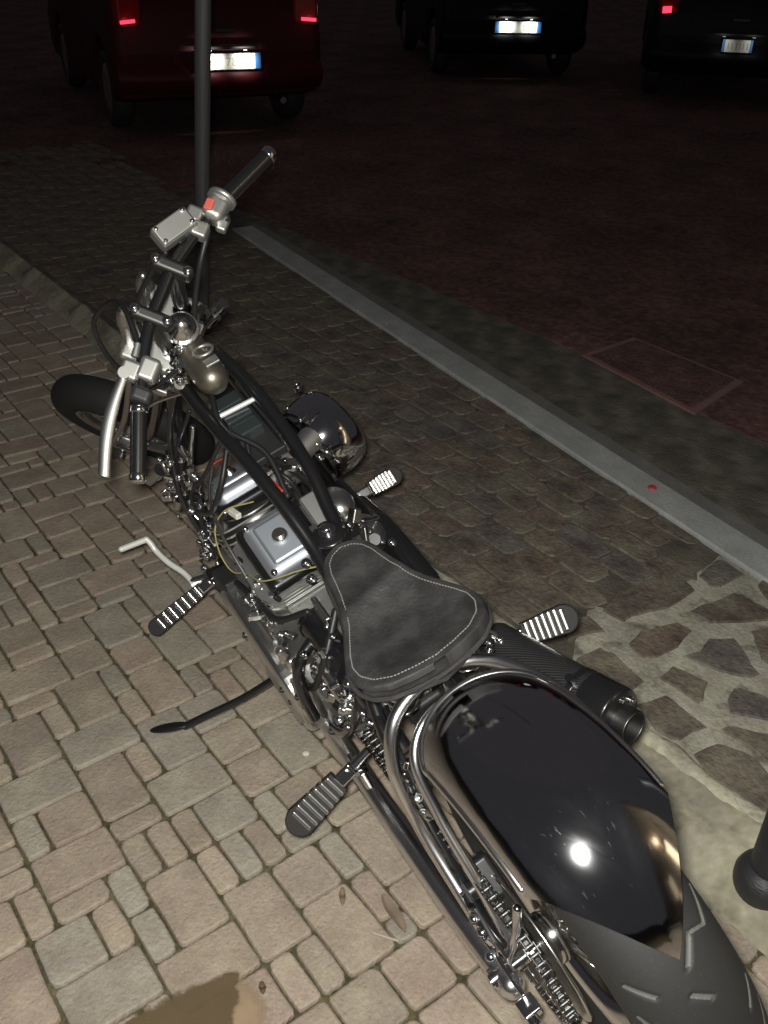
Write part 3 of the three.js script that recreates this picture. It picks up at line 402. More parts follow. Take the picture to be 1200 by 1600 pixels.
// ------------------------------- engine
const eng = group('engine', bike);
{
  const ez = -0.045;
  const crank = new THREE.Shape(); crank.moveTo(0.72, 0.17); crank.lineTo(1.18, 0.15); crank.quadraticCurveTo(1.25, 0.2, 1.2, 0.32); crank.lineTo(1.1, 0.37); crank.lineTo(0.9, 0.375); crank.lineTo(0.74, 0.33); crank.quadraticCurveTo(0.68, 0.24, 0.72, 0.17);
  obj('crankcase', new THREE.ExtrudeGeometry(crank, { depth: 0.17, bevelEnabled: true, bevelSize: 0.012, bevelThickness: 0.012, bevelSegments: 3 }).translate(0, 0, -0.14), M.aluDull, eng);
  const cov = new THREE.Shape(); cov.moveTo(0.76, 0.17); cov.bezierCurveTo(0.66, 0.18, 0.66, 0.33, 0.77, 0.33); cov.lineTo(0.98, 0.345); cov.bezierCurveTo(1.12, 0.35, 1.13, 0.16, 0.99, 0.155); cov.lineTo(0.76, 0.17);
  obj('primary_cover', new THREE.ExtrudeGeometry(cov, { depth: 0.022, bevelEnabled: true, bevelSize: 0.02, bevelThickness: 0.016, bevelSegments: 5, curveSegments: 20 }).translate(0, 0, -0.185), M.alu, eng, 'polished aluminium primary cover');
  obj('gearbox_cover', [rbox(0.2, 0.035, 0.075, 0.01, [0.815, 0.357, -0.135], [0.25, 0, 0.06], 3), rbox(0.085, 0.02, 0.06, 0.006, [0.87, 0.378, -0.132], [0.25, 0, 0.06])], M.alu, eng, 'bright aluminium gearbox top');
  obj('gearbox_guard', rbox(0.17, 0.1, 0.02, 0.006, [0.76, 0.29, -0.186], [0.3, 0, 0.08]), M.aluDull, eng);
  obj('ignition_box', rbox(0.075, 0.06, 0.06, 0.008, [1.055, 0.345, -0.165], [0.2, 0.1, 0]), M.blackMatt, eng);
  const cyls = (dx, base, name) => {
    const d = unit([dx, 0.9, 0]), c = group(name, eng), X = unit([0.9, -dx, 0]), m = basis(X, d);
    const at = (h) => [base[0] + d[0] * h, base[1] + d[1] * h, ez];
    obj('barrel', cyl(at(0), at(0.17), 0.062, 0.062, 28), M.aluDull, c);
    const fs = new THREE.Shape(), a = 0.08, b = 0.094, r = 0.04; fs.moveTo(-a + r, -b); fs.lineTo(a - r, -b); fs.quadraticCurveTo(a, -b, a, -b + r); fs.lineTo(a, b - r); fs.quadraticCurveTo(a, b, a - r, b); fs.lineTo(-a + r, b); fs.quadraticCurveTo(-a, b, -a, b - r); fs.lineTo(-a, -b + r); fs.quadraticCurveTo(-a, -b, -a + r, -b);
    const fg = new THREE.ExtrudeGeometry(fs, { depth: 0.0035, bevelEnabled: true, bevelSize: 0.001, bevelThickness: 0.001, bevelSegments: 1, curveSegments: 4 }).rotateX(-Math.PI / 2);
    for (let i = 0; i < 9; i++) { const f = obj('fin', fg, M.alu, c); const o = at(0.04 + i * 0.0155); f.position.set(...o); f.quaternion.setFromRotationMatrix(m); const k = i > 5 ? 1.05 : 0.94 + 0.015 * i; f.scale.set(k, 1, k); }
    const T = (sx, sy, sz, rr_, h, off = 0) => { const g = rbox(sx, sy, sz, rr_, [0, 0, 0], null, 3); g.applyMatrix4(m); const o = at(h); g.translate(o[0] + X[0] * off, o[1] + X[1] * off, o[2]); return g; };
    obj('head_shell', T(0.168, 0.036, 0.15, 0.017, 0.2), M.black, c);
    obj('rocker_cover', [T(0.142, 0.05, 0.12, 0.022, 0.222), T(0.1, 0.02, 0.082, 0.009, 0.245)], M.blueAlu, c, 'satin silver rocker cover');
    const o = at(0.258); obj('cover_bolt', [place(new THREE.CylinderGeometry(0.016, 0.018, 0.008, 20), o, d), place(new THREE.CylinderGeometry(0.01, 0.01, 0.014, 6), at(0.264), d)], M.chromeWorn, c);
    for (const [q, w] of [[-0.058, -0.05], [-0.058, 0.05], [0.058, -0.05], [0.058, 0.05]]) { const p = at(0.246); bolt([p[0] + X[0] * q, p[1] + X[1] * q, p[2] + w], d, 0.8, c); }
  };
  cyls(-0.42, [0.975, 0.31], 'rear_cylinder'); cyls(0.36, [1.045, 0.31], 'front_cylinder');
  // right side cover: two polished lobes
  obj('cam_cover', [new THREE.SphereGeometry(1, 28, 18).scale(0.07, 0.045, 0.045).rotateZ(-0.3).translate(0.83, 0.455, 0.105), new THREE.SphereGeometry(1, 28, 18).scale(0.06, 0.04, 0.04).rotateZ(-0.3).translate(0.93, 0.48, 0.1), rbox(0.26, 0.16, 0.05, 0.02, [0.9, 0.38, 0.06], [0, 0, -0.1], 3)], M.alu, eng);
  obj('oil_line', tube([[0.9, 0.4, 0.1], [0.8, 0.5, 0.14], [0.76, 0.55, 0.1]], 0.006), M.chrome, eng);
  // intake and carburettor
  obj('carburettor', [cyl([1.02, 0.55, 0.0], [1.08, 0.56, 0.15], 0.026, 0.03, 20), rbox(0.07, 0.07, 0.07, 0.012, [1.06, 0.54, 0.07]), cyl([1.06, 0.57, 0.07], [1.06, 0.62, 0.07], 0.028, 0.022, 20)], M.aluDull, eng);
  obj('intake_ring', lathe([[0.014, 0.0], [0.026, 0.0], [0.03, 0.006], [0.03, 0.014], [0.026, 0.02], [0.017, 0.02], [0.014, 0.012]], [1.005, 0.650, 0.050], [-0.35, 0.9, -0.1], 28), M.cream, eng);
}
// air cleaner on the right
{
  const c = [1.135, 0.5, 0.145], ac = obj('air_cleaner', lathe([[0.0, -0.002], [0.09, -0.002], [0.098, 0.004], [0.102, 0.02], [0.104, 0.045], [0.102, 0.07], [0.094, 0.09], [0.08, 0.104], [0.06, 0.112], [0.03, 0.117], [0.0, 0.118]], c, [0.06, 0.2, 1], 56), M.fender, bike, 'round chrome air cleaner drum');
  ac.geometry.translate(0, 0, 0);
  obj('mount_plate', lathe([[0.03, -0.02], [0.1, -0.02], [0.1, -0.004], [0.03, -0.004]], c, [0.06, 0.2, 1], 40), M.black, ac);
  for (const a of [0.6, 1.3, 2.0, 2.6]) bolt([c[0] - 0.1 * Math.cos(a), c[1] + 0.1 * Math.sin(a), c[2] + 0.0], [-Math.cos(a), Math.sin(a), 0], 0.9, ac);
  bolt([1.235, 0.595, 0.2], [0, 1, 0], 1.6, ac);
}
// electrics between the top tubes
{
  const e = group('electrics_tray', bike);
  obj('tray', [rbox(0.2, 0.02, 0.085, 0.004, [1.02, 0.7, 0.012], [0.0, 0, 0.22]), rbox(0.2, 0.05, 0.006, 0.002, [1.02, 0.715, -0.03], [0, 0, 0.22]), rbox(0.2, 0.05, 0.006, 0.002, [1.02, 0.715, 0.052], [0, 0, 0.22])], M.blackMatt, e);
  for (const [x, y] of [[1.085, 0.735], [1.04, 0.725], [0.995, 0.715]]) obj('fuse_box', rbox(0.036, 0.028, 0.06, 0.005, [x, y, 0.012], [0, 0, 0.22]), M.smoke, e);
  obj('metal_strip', cyl([1.046, 0.745, -0.032], [1.037, 0.745, 0.062], 0.0055, 0.0055, 10), M.satin, e);
  obj('coil', [cyl([0.985, 0.655, -0.005], [0.955, 0.64, 0.02], 0.02, 0.02, 20)], M.black, e);
  obj('connector', rbox(0.035, 0.014, 0.014, 0.003, [0.99, 0.556, -0.092], [0.3, 0.2, 0]), M.whitePlastic, e);
}
// cables
const wires = { yellow: [[0.967,0.575,-0.049],[1.005,0.565,-0.105],[1.018,0.53,-0.14],[0.976,0.5,-0.16],[0.925,0.48,-0.16],[0.874,0.5,-0.14]], yellow2: [[0.874,0.5,-0.14],[0.77,0.545,-0.125],[0.7,0.58,-0.06],[0.658,0.6,-0.03]], red: [[0.96,0.685,-0.018],[0.897,0.672,-0.014],[0.842,0.655,-0.006]], red2: [[1.074,0.63,-0.098],[1.067,0.64,-0.069],[1.049,0.65,-0.05]],
  blk1: [[1.218,0.72,-0.095],[1.245,0.62,-0.105],[1.242,0.5,-0.14],[1.235,0.4,-0.15],[1.2,0.32,-0.165]], blk2: [[1.132,0.74,-0.06],[1.2,0.6,-0.135],[1.2,0.5,-0.145],[1.122,0.42,-0.15]], blk3: [[1.032,0.7,-0.045],[1.049,0.64,-0.1],[1.109,0.57,-0.145],[1.129,0.5,-0.15]], blk4: [[0.954,0.72,-0.008],[0.944,0.68,-0.015],[0.928,0.61,0.03],[0.867,0.58,0.03]],
  cableR: [[1.149,0.82,-0.114],[1.108,0.84,-0.089],[1.09,0.86,-0.05]], cableR2: [[1.217,0.74,-0.15],[1.163,0.78,-0.115],[1.103,0.8,-0.055]] };
for (const [k, p] of Object.entries(wires)) obj('cable', tube(p, k[0] === 'b' ? 0.005 : k[0] === 'c' ? 0.0045 : k === 'red' ? 0.0036 : 0.0017, { seg: 30, rad: 7 }), k[0] === 'y' ? M.yellowWire : k[0] === 'r' ? M.redWire : k === 'cableR2' ? M.chromeWorn : M.hose, bike, { yellow: 'thin yellow wire loop', red: 'short red wire', red2: 'short red wire' }[k]);
obj('pushrod_tube', [tube([[1.266,0.66,-0.093],[1.261,0.6,-0.115],[1.262,0.52,-0.135],[1.25,0.42,-0.15]], 0.009), tube([[1.235,0.64,-0.06],[1.23,0.55,-0.11],[1.22,0.44,-0.145]], 0.008)], M.chrome, bike);
obj('oil_hose', tube([[0.66,0.45,-0.105],[0.648,0.44,-0.14],[0.643,0.42,-0.16],[0.636,0.36,-0.176],[0.643,0.28,-0.178]], 0.012, { seg: 30 }), M.black, bike);
obj('oil_tank', [cyl([0.7, 0.44, -0.085], [0.55, 0.46, -0.09], 0.03, 0.03, 24), cyl([0.71, 0.439, -0.085], [0.7, 0.44, -0.085], 0.033, 0.033, 24)], M.black, bike);
obj('rear_shock', [cyl([0.5, 0.49, -0.09], [0.35, 0.42, -0.092], 0.016, 0.016, 18), cyl([0.46, 0.475, -0.09], [0.38, 0.437, -0.092], 0.021, 0.021, 18)], M.black, bike);
obj('regulator', [rbox(0.09, 0.05, 0.07, 0.008, [0.42, 0.45, -0.02], [0, 0, 0.2]), rbox(0.08, 0.06, 0.05, 0.008, [0.47, 0.4, 0.06])], M.blackMatt, bike);
obj('battery_case', rbox(0.13, 0.14, 0.12, 0.01, [0.56, 0.42, 0.02]), M.blackMatt, bike);
obj('brake_caliper', [rbox(0.075, 0.05, 0.045, 0.012, [0.105, 0.375, -0.105], [0, 0, 0.6], 3), cyl([0.1, 0.38, -0.14], [0.1, 0.38, -0.125], 0.016, 0.016, 18)], M.black, bike);
obj('brake_hose', tube([[0.12, 0.4, -0.11], [0.2, 0.47, -0.12], [0.3, 0.5, -0.11], [0.4, 0.48, -0.1]], 0.005), M.hose, bike);
obj('tail_bracket', [rbox(0.06, 0.02, 0.03, 0.004, [0.36, 0.545, 0.0]), rbox(0.03, 0.03, 0.05, 0.004, [0.37, 0.53, 0.05]), cyl([0.345, 0.54, -0.03], [0.345, 0.57, -0.03], 0.012, 0.012, 16)], M.chromeWorn, bike);
obj('reflector', lathe([[0, 0.006], [0.01, 0.004], [0.012, 0]], [0.396, 0.5, -0.031], [-0.5, 0.8, -0.3], 16), std([0.5, 0.02, 0.06], 0.3), bike, 'small red reflector under the saddle');
// bolts and nuts read from their highlights
for (const [x, y, z] of [[0.844,0.6,0.05],[1.013,0.55,0.13],[1.011,0.52,0.163],[0.896,0.42,-0.13],[0.854,0.395,-0.148],[0.733,0.3,-0.2],[0.71,0.28,-0.2],[0.648,0.35,-0.185],[0.644,0.32,-0.185],[0.618,0.5,-0.078],[0.59,0.5,-0.081],[0.662,0.42,-0.155],[0.649,0.45,-0.108],[0.409,0.462,-0.116],[0.432,0.465,-0.117],[0.404,0.455,-0.1],[0.513,0.34,-0.145],[0.571,0.3,-0.165],[0.547,0.35,-0.13],[0.482,0.49,-0.109],[0.41,0.482,-0.079],[0.397,0.51,-0.01],[0.377,0.55,0.007],[0.369,0.545,0.029],[0.366,0.56,0.094],[0.431,0.42,0.166],[0.773,0.55,0.073],[0.761,0.55,0.089],[0.737,0.55,0.091],[0.738,0.5,0.112],[0.717,0.5,0.126],[0.919,0.5,-0.14],[1.071,0.6,-0.1],[1.154,0.5,-0.159],[1.11,0.38,-0.2],[1.128,0.4,-0.19],[0.984,0.25,-0.2],[1.116,0.5,-0.145],[0.687,0.6,-0.05],[0.686,0.56,-0.054],[0.233,0.5,-0.112],[0.221,0.47,-0.114],[0.188,0.42,-0.118],[0.072,0.36,-0.155],[0.055,0.345,-0.155],[0.018,0.345,-0.165]]) bolt([x, y, z], [-0.3, 0.9, -0.25], rr(0.7, 1.25), bike);
obj('engine_mount', [rbox(0.06, 0.06, 0.012, 0.004, [0.65, 0.5, -0.07], [0, 0, 0.3]), rbox(0.05, 0.08, 0.01, 0.003, [0.62, 0.36, -0.14], [0, 0, 0.2]), rbox(0.07, 0.03, 0.03, 0.006, [0.55, 0.36, -0.12]), cyl([0.6, 0.44, -0.12], [0.52, 0.42, -0.12], 0.015, 0.015, 16)], M.chromeWorn, bike);
obj('engine_mount', [rbox(0.05, 0.05, 0.05, 0.008, [0.77, 0.56, 0.02]), rbox(0.08, 0.02, 0.05, 0.004, [0.8, 0.6, 0.04], [0, 0, 0.5])], M.aluDull, bike);
obj('horn_bracket', [cyl([1.355, 0.5, -0.2], [1.31, 0.54, -0.165], 0.012, 0.016, 16), rbox(0.05, 0.02, 0.03, 0.004, [1.31, 0.46, -0.155]), cyl([1.34, 0.45, -0.17], [1.28, 0.46, -0.15], 0.009, 0.009, 14)], M.chromeWorn, bike);
// small fittings crowded round the engine and under the saddle
{
  const kinds = [rbox(0.022, 0.012, 0.016, 0.003), rbox(0.034, 0.009, 0.011, 0.002), cyl([0, -0.008, 0], [0, 0.008, 0], 0.008, 0.008, 12), join([cyl([0, -0.01, 0], [0, 0.004, 0], 0.006, 0.006, 10), cyl([0, 0.004, 0], [0, 0.009, 0], 0.01, 0.01, 6)]), new THREE.TorusGeometry(0.009, 0.0028, 7, 16), rbox(0.018, 0.02, 0.012, 0.004)];
  const ms = [M.chrome, M.chromeWorn, M.alu, M.black, M.chrome, M.chromeWorn];
  const put = (c, sx, sy, sz, n) => { for (let i = 0; i < n; i++) { const f = obj('fitting', kinds[Math.floor(rnd() * 6)], ms[Math.floor(rnd() * (c[0] < 0.3 ? 2 : 6)) + (c[0] < 0.3 ? 3 : 0)], bike); f.position.set(c[0] + rr(-sx, sx), c[1] + rr(-sy, sy), c[2] + rr(-sz, sz)); f.rotation.set(rr(-0.8, 0.8), rr(-1.5, 1.5), rr(-0.8, 0.8)); f.scale.setScalar(c[0] < 0.3 ? rr(0.5, 0.85) : rr(0.8, 1.5)); } };
  put([1.19, 0.56, -0.135], 0.07, 0.09, 0.025, 30); put([1.13, 0.45, -0.15], 0.05, 0.04, 0.02, 10); put([0.98, 0.62, 0.04], 0.07, 0.03, 0.04, 18); put([0.72, 0.55, 0.06], 0.05, 0.03, 0.035, 10); put([0.38, 0.51, 0.03], 0.03, 0.03, 0.08, 22);
  put([0.52, 0.4, -0.11], 0.08, 0.04, 0.03, 18); put([0.62, 0.44, -0.09], 0.04, 0.05, 0.03, 10); put([0.25, 0.46, -0.12], 0.05, 0.05, 0.012, 10); put([0.07, 0.352, -0.148], 0.045, 0.02, 0.006, 8); put([0.86, 0.43, -0.125], 0.07, 0.03, 0.02, 16); put([0.78, 0.4, -0.15], 0.08, 0.03, 0.02, 12); put([1.14, 0.84, -0.05], 0.04, 0.04, 0.04, 12); put([1.3, 0.46, -0.16], 0.04, 0.05, 0.03, 10); put([0.43, 0.5, 0.12], 0.04, 0.04, 0.03, 8);
}
// hoses and looms threaded through the engine
for (const [p, rad, m] of [[[[0.68, 0.5, -0.09], [0.76, 0.45, -0.14], [0.88, 0.42, -0.15], [0.98, 0.4, -0.16]], 0.007, M.hose], [[[1.0, 0.72, -0.03], [0.96, 0.66, -0.09], [0.98, 0.6, -0.13], [1.06, 0.55, -0.15], [1.1, 0.46, -0.16]], 0.006, M.hose], [[[0.7, 0.56, 0.03], [0.78, 0.58, 0.06], [0.9, 0.6, 0.06], [1.0, 0.63, 0.03]], 0.008, M.hose], [[[1.15, 0.78, -0.07], [1.2, 0.66, -0.12], [1.17, 0.55, -0.16], [1.14, 0.44, -0.165]], 0.0075, M.black], [[[0.62, 0.52, -0.05], [0.58, 0.46, -0.12], [0.62, 0.38, -0.15], [0.7, 0.33, -0.17]], 0.008, M.hose], [[[0.5, 0.5, -0.07], [0.46, 0.44, -0.12], [0.5, 0.36, -0.15], [0.58, 0.3, -0.16]], 0.009, M.black], [[[0.38, 0.53, 0.06], [0.42, 0.49, 0.0], [0.5, 0.5, -0.03], [0.58, 0.54, 0.02]], 0.006, M.hose], [[[1.1, 0.8, 0.0], [1.0, 0.75, -0.03], [0.92, 0.7, 0.01], [0.84, 0.64, 0.0]], 0.006, M.hose], [[[1.08, 0.64, -0.07], [1.02, 0.6, -0.12], [0.94, 0.56, -0.14], [0.86, 0.5, -0.145]], 0.004, M.chromeWorn], [[[0.9, 0.66, 0.02], [0.95, 0.61, 0.07], [1.03, 0.59, 0.08]], 0.005, M.hose]]) obj('hose', tube(p, rad, { seg: 36, rad: 8 }), m, bike);
// domed nuts and studs added to sparkle in the flash, scattered over the engine, the fork head and the parts under the saddle
for (const [c, sx, sy, sz, n] of [[[1.18, 0.56, -0.14], 0.08, 0.1, 0.025, 26], [[1.1, 0.86, -0.02], 0.06, 0.03, 0.05, 12], [[0.97, 0.62, 0.04], 0.09, 0.03, 0.045, 18], [[0.75, 0.53, 0.07], 0.07, 0.03, 0.04, 12], [[0.38, 0.52, 0.03], 0.04, 0.03, 0.09, 18], [[0.55, 0.42, -0.12], 0.1, 0.06, 0.03, 26], [[0.82, 0.42, -0.15], 0.1, 0.02, 0.02, 14], [[0.24, 0.46, -0.125], 0.06, 0.05, 0.008, 10], [[1.3, 0.48, -0.16], 0.05, 0.07, 0.03, 12], [[1.13, 0.4, -0.18], 0.05, 0.05, 0.015, 10]])
  for (let i = 0; i < n; i++) bolt([c[0] + rr(-sx, sx), c[1] + rr(-sy, sy), c[2] + rr(-sz, sz)], [rr(-0.6, 0.2), 0.9, rr(-0.5, 0.3)], rr(0.55, 1.15), bike, i % 3 ? M.chrome : M.chromeWorn);
// exhaust on the right
{
  obj('exhaust_pipe', tube([[1.2, 0.42, 0.04], [1.25, 0.4, 0.11], [1.18, 0.36, 0.16], [1.0, 0.36, 0.165], [0.85, 0.4, 0.155], [0.72, 0.4, 0.15], [0.58, 0.37, 0.15], [0.46, 0.36, 0.158]], 0.025, { seg: 70, rad: 16 }), M.black, bike);
  obj('heat_shield', tube([[0.98, 0.4, 0.165], [0.85, 0.432, 0.158], [0.74, 0.43, 0.153], [0.66, 0.41, 0.152]], 0.024, { seg: 40, rad: 16 }), M.black, bike);
  const a = [0.5, 0.36, 0.162], b = [0.195, 0.376, 0.232], d = unit(sub(b, a)), L = len(sub(b, a)), at = (h) => add(a, d, h);
  const weave = tex(128, (x, y) => { const i = Math.floor(x * 16), j = Math.floor(y * 16), k = (i + j) % 4 < 2; const v = k ? 0.3 : 0.14; return [v, v, v * 1.02]; }); weave.repeat.set(14, 20);
  const mu = obj('muffler', lathe([[0.0, 0], [0.03, 0.0], [0.044, 0.02], [0.048, 0.03], [0.048, L - 0.06]], a, d, 40), phy([1, 1, 1], 0.4, 0.5, { map: weave, bumpMap: weave, bumpScale: 0.0006, clearcoat: 0.8, clearcoatRoughness: 0.15 }), bike, 'black woven carbon muffler');
  obj('end_cap', lathe([[0.0481, -0.062], [0.0515, -0.06], [0.0515, -0.004], [0.048, 0.004], [0.0, 0.006]], at(L), d, 40), M.black, mu);
  obj('tail_pipe', lathe([[0.03, -0.004], [0.031, 0.03], [0.0295, 0.033], [0.0265, 0.031], [0.026, -0.02]], add(at(L), [0, -0.01, 0]), d, 32), M.steel, mu);
  obj('clamp_band', [lathe([[0.0481, 0], [0.05, 0.001], [0.05, 0.012], [0.0481, 0.013]], at(L - 0.085), d, 40), rbox(0.02, 0.03, 0.012, 0.003, add(at(L - 0.08), [0, 0.045, -0.01]))], M.black, mu);
  for (const q of [0.4, 1.2, 2.2, 3.0]) bolt(add(at(L + 0.004), [0.005, 0.034 * Math.sin(q), 0.034 * Math.cos(q)]), d, 0.75, mu);
}
// ------------------------------- foot pegs
function peg(pin, tip, width, label, up = [0, 1, 0], ribMat = M.chromeWorn) {
  const d = unit(sub(tip, pin)), L = len(sub(tip, pin)), m = basis(d, up), g = group('foot_peg', bike); g.userData.label = label;
  const put = (q) => { q.applyMatrix4(m); q.translate(...pin); return q; };
  const s = new THREE.Shape(), w = width / 2, r = w * 0.95, o = 0.028; s.moveTo(o, -w * 0.72); s.lineTo(L - r, -w); s.absarc(L - r, 0, w, -Math.PI / 2, Math.PI / 2, false); s.lineTo(o, w * 0.72); s.closePath();
  obj('rubber_pad', put(new THREE.ExtrudeGeometry(s, { depth: 0.016, bevelEnabled: true, bevelSize: 0.003, bevelThickness: 0.003, bevelSegments: 2, curveSegments: 10 }).rotateX(-Math.PI / 2).translate(0, -0.012, 0)), M.rubber, g);
  const n = 7; for (let i = 0; i < n; i++) { const x = o + 0.008 + (L - o - 0.02) * i / n, ww = width * (0.78 + 0.16 * Math.min(1, i / 3)) * (i === n - 1 ? 0.86 : 1); obj('rib', put(rbox(0.0095, 0.024, ww + 0.004, 0.0035, [x, -0.002, 0])), ribMat, g); }
  obj('peg_mount', [put(rbox(0.04, 0.022, 0.026, 0.005, [0.008, 0, 0])), put(cyl([0.006, -0.016, 0], [0.006, 0.016, 0], 0.009, 0.009, 14)), put(cyl([-0.05, 0, 0], [0, 0, 0], 0.009, 0.009, 14))], M.chrome, g);
  return g;
}
peg([1.118, 0.328, -0.205], [1.146, 0.27, -0.378], 0.036, 'left front foot peg with bright ribs', [-0.75, 0.6, -0.1]);
peg([1.096, 0.33, 0.205], [1.088, 0.335, 0.315], 0.042, 'right front foot peg', [-0.75, 0.66, 0]);
peg([0.43, 0.355, -0.185], [0.43, 0.308, -0.324], 0.05, 'left rear foot peg', [-0.75, 0.66, -0.1]);
peg([0.462, 0.365, 0.2], [0.417, 0.372, 0.322], 0.05, 'right rear foot peg', [-0.75, 0.66, 0]);
obj('peg_bracket', [tube([[0.366, 0.56, 0.094], [0.41, 0.5, 0.125], [0.45, 0.41, 0.17], [0.462, 0.365, 0.19]], 0.008), rbox(0.05, 0.05, 0.012, 0.004, [0.46, 0.375, 0.168])], M.chromeWorn, bike);
obj('peg_bracket', [rbox(0.06, 0.05, 0.014, 0.005, [0.435, 0.33, -0.168]), cyl([0.435, 0.33, -0.16], [0.43, 0.352, -0.19], 0.012, 0.012, 16)], M.chrome, bike);
obj('control_mount', [tube([[1.2, 0.3, -0.15], [1.15, 0.315, -0.18], [1.118, 0.325, -0.21]], 0.012), rbox(0.04, 0.04, 0.03, 0.006, [1.125, 0.325, -0.19])], M.black, bike);
obj('control_mount', tube([[1.2, 0.3, 0.13], [1.13, 0.32, 0.17], [1.096, 0.33, 0.205]], 0.012), M.black, bike);
// shift lever
{
  const p = [[1.312,0.4,-0.339],[1.294,0.4,-0.277],[1.278,0.372,-0.273],[1.24,0.35,-0.263],[1.193,0.33,-0.244],[1.154,0.318,-0.238]], gs = [];
  const sl = obj('shift_lever', [tube([p[1], [1.288, 0.388, -0.274], p[2], p[3], p[4], p[5]], 0.0072, { seg: 40 }), cyl([1.154, 0.318, -0.245], [1.154, 0.318, -0.22], 0.013, 0.013, 16)], M.satin, bike, 'bright bent shift lever beside the left front peg');
  obj('toe_peg', [cyl(p[1], p[0], 0.0075, 0.0075, 14), place(new THREE.SphereGeometry(0.0078, 12, 8), p[0], [0, 1, 0])], M.satin, sl);
  obj('shift_rod', tube([[1.154, 0.33, -0.236], [1.13, 0.335, -0.19], [1.086, 0.36, -0.165]], 0.0065), M.chrome, sl);
}
// side stand
{
  const p = [[0.825,0.24,-0.165],[0.845,0.222,-0.2],[0.862,0.205,-0.24],[0.874,0.195,-0.285],[0.896,0.189,-0.372],[0.907,0.186,-0.418]];
  const ss = obj('side_stand', tube(p, 0.009, { seg: 40 }), M.black, bike, 'black bent side stand reaching to the ground');
  const a = [0.905, 0.188, -0.412], b = [0.944, 0.194, -0.484];
  obj('stand_foot', (() => { const g = new THREE.SphereGeometry(1, 24, 12).scale(0.048, 0.008, 0.0135); g.applyMatrix4(basis(sub(b, a), [0, 0.94, 0.34])); g.translate((a[0] + b[0]) / 2, (a[1] + b[1]) / 2, (a[2] + b[2]) / 2); return g; })(), M.black, ss);
  obj('stand_pivot', [rbox(0.05, 0.04, 0.03, 0.006, [0.815, 0.235, -0.165]), cyl([0.815, 0.22, -0.165], [0.815, 0.26, -0.175], 0.012, 0.012, 14)], M.rust, ss);
}
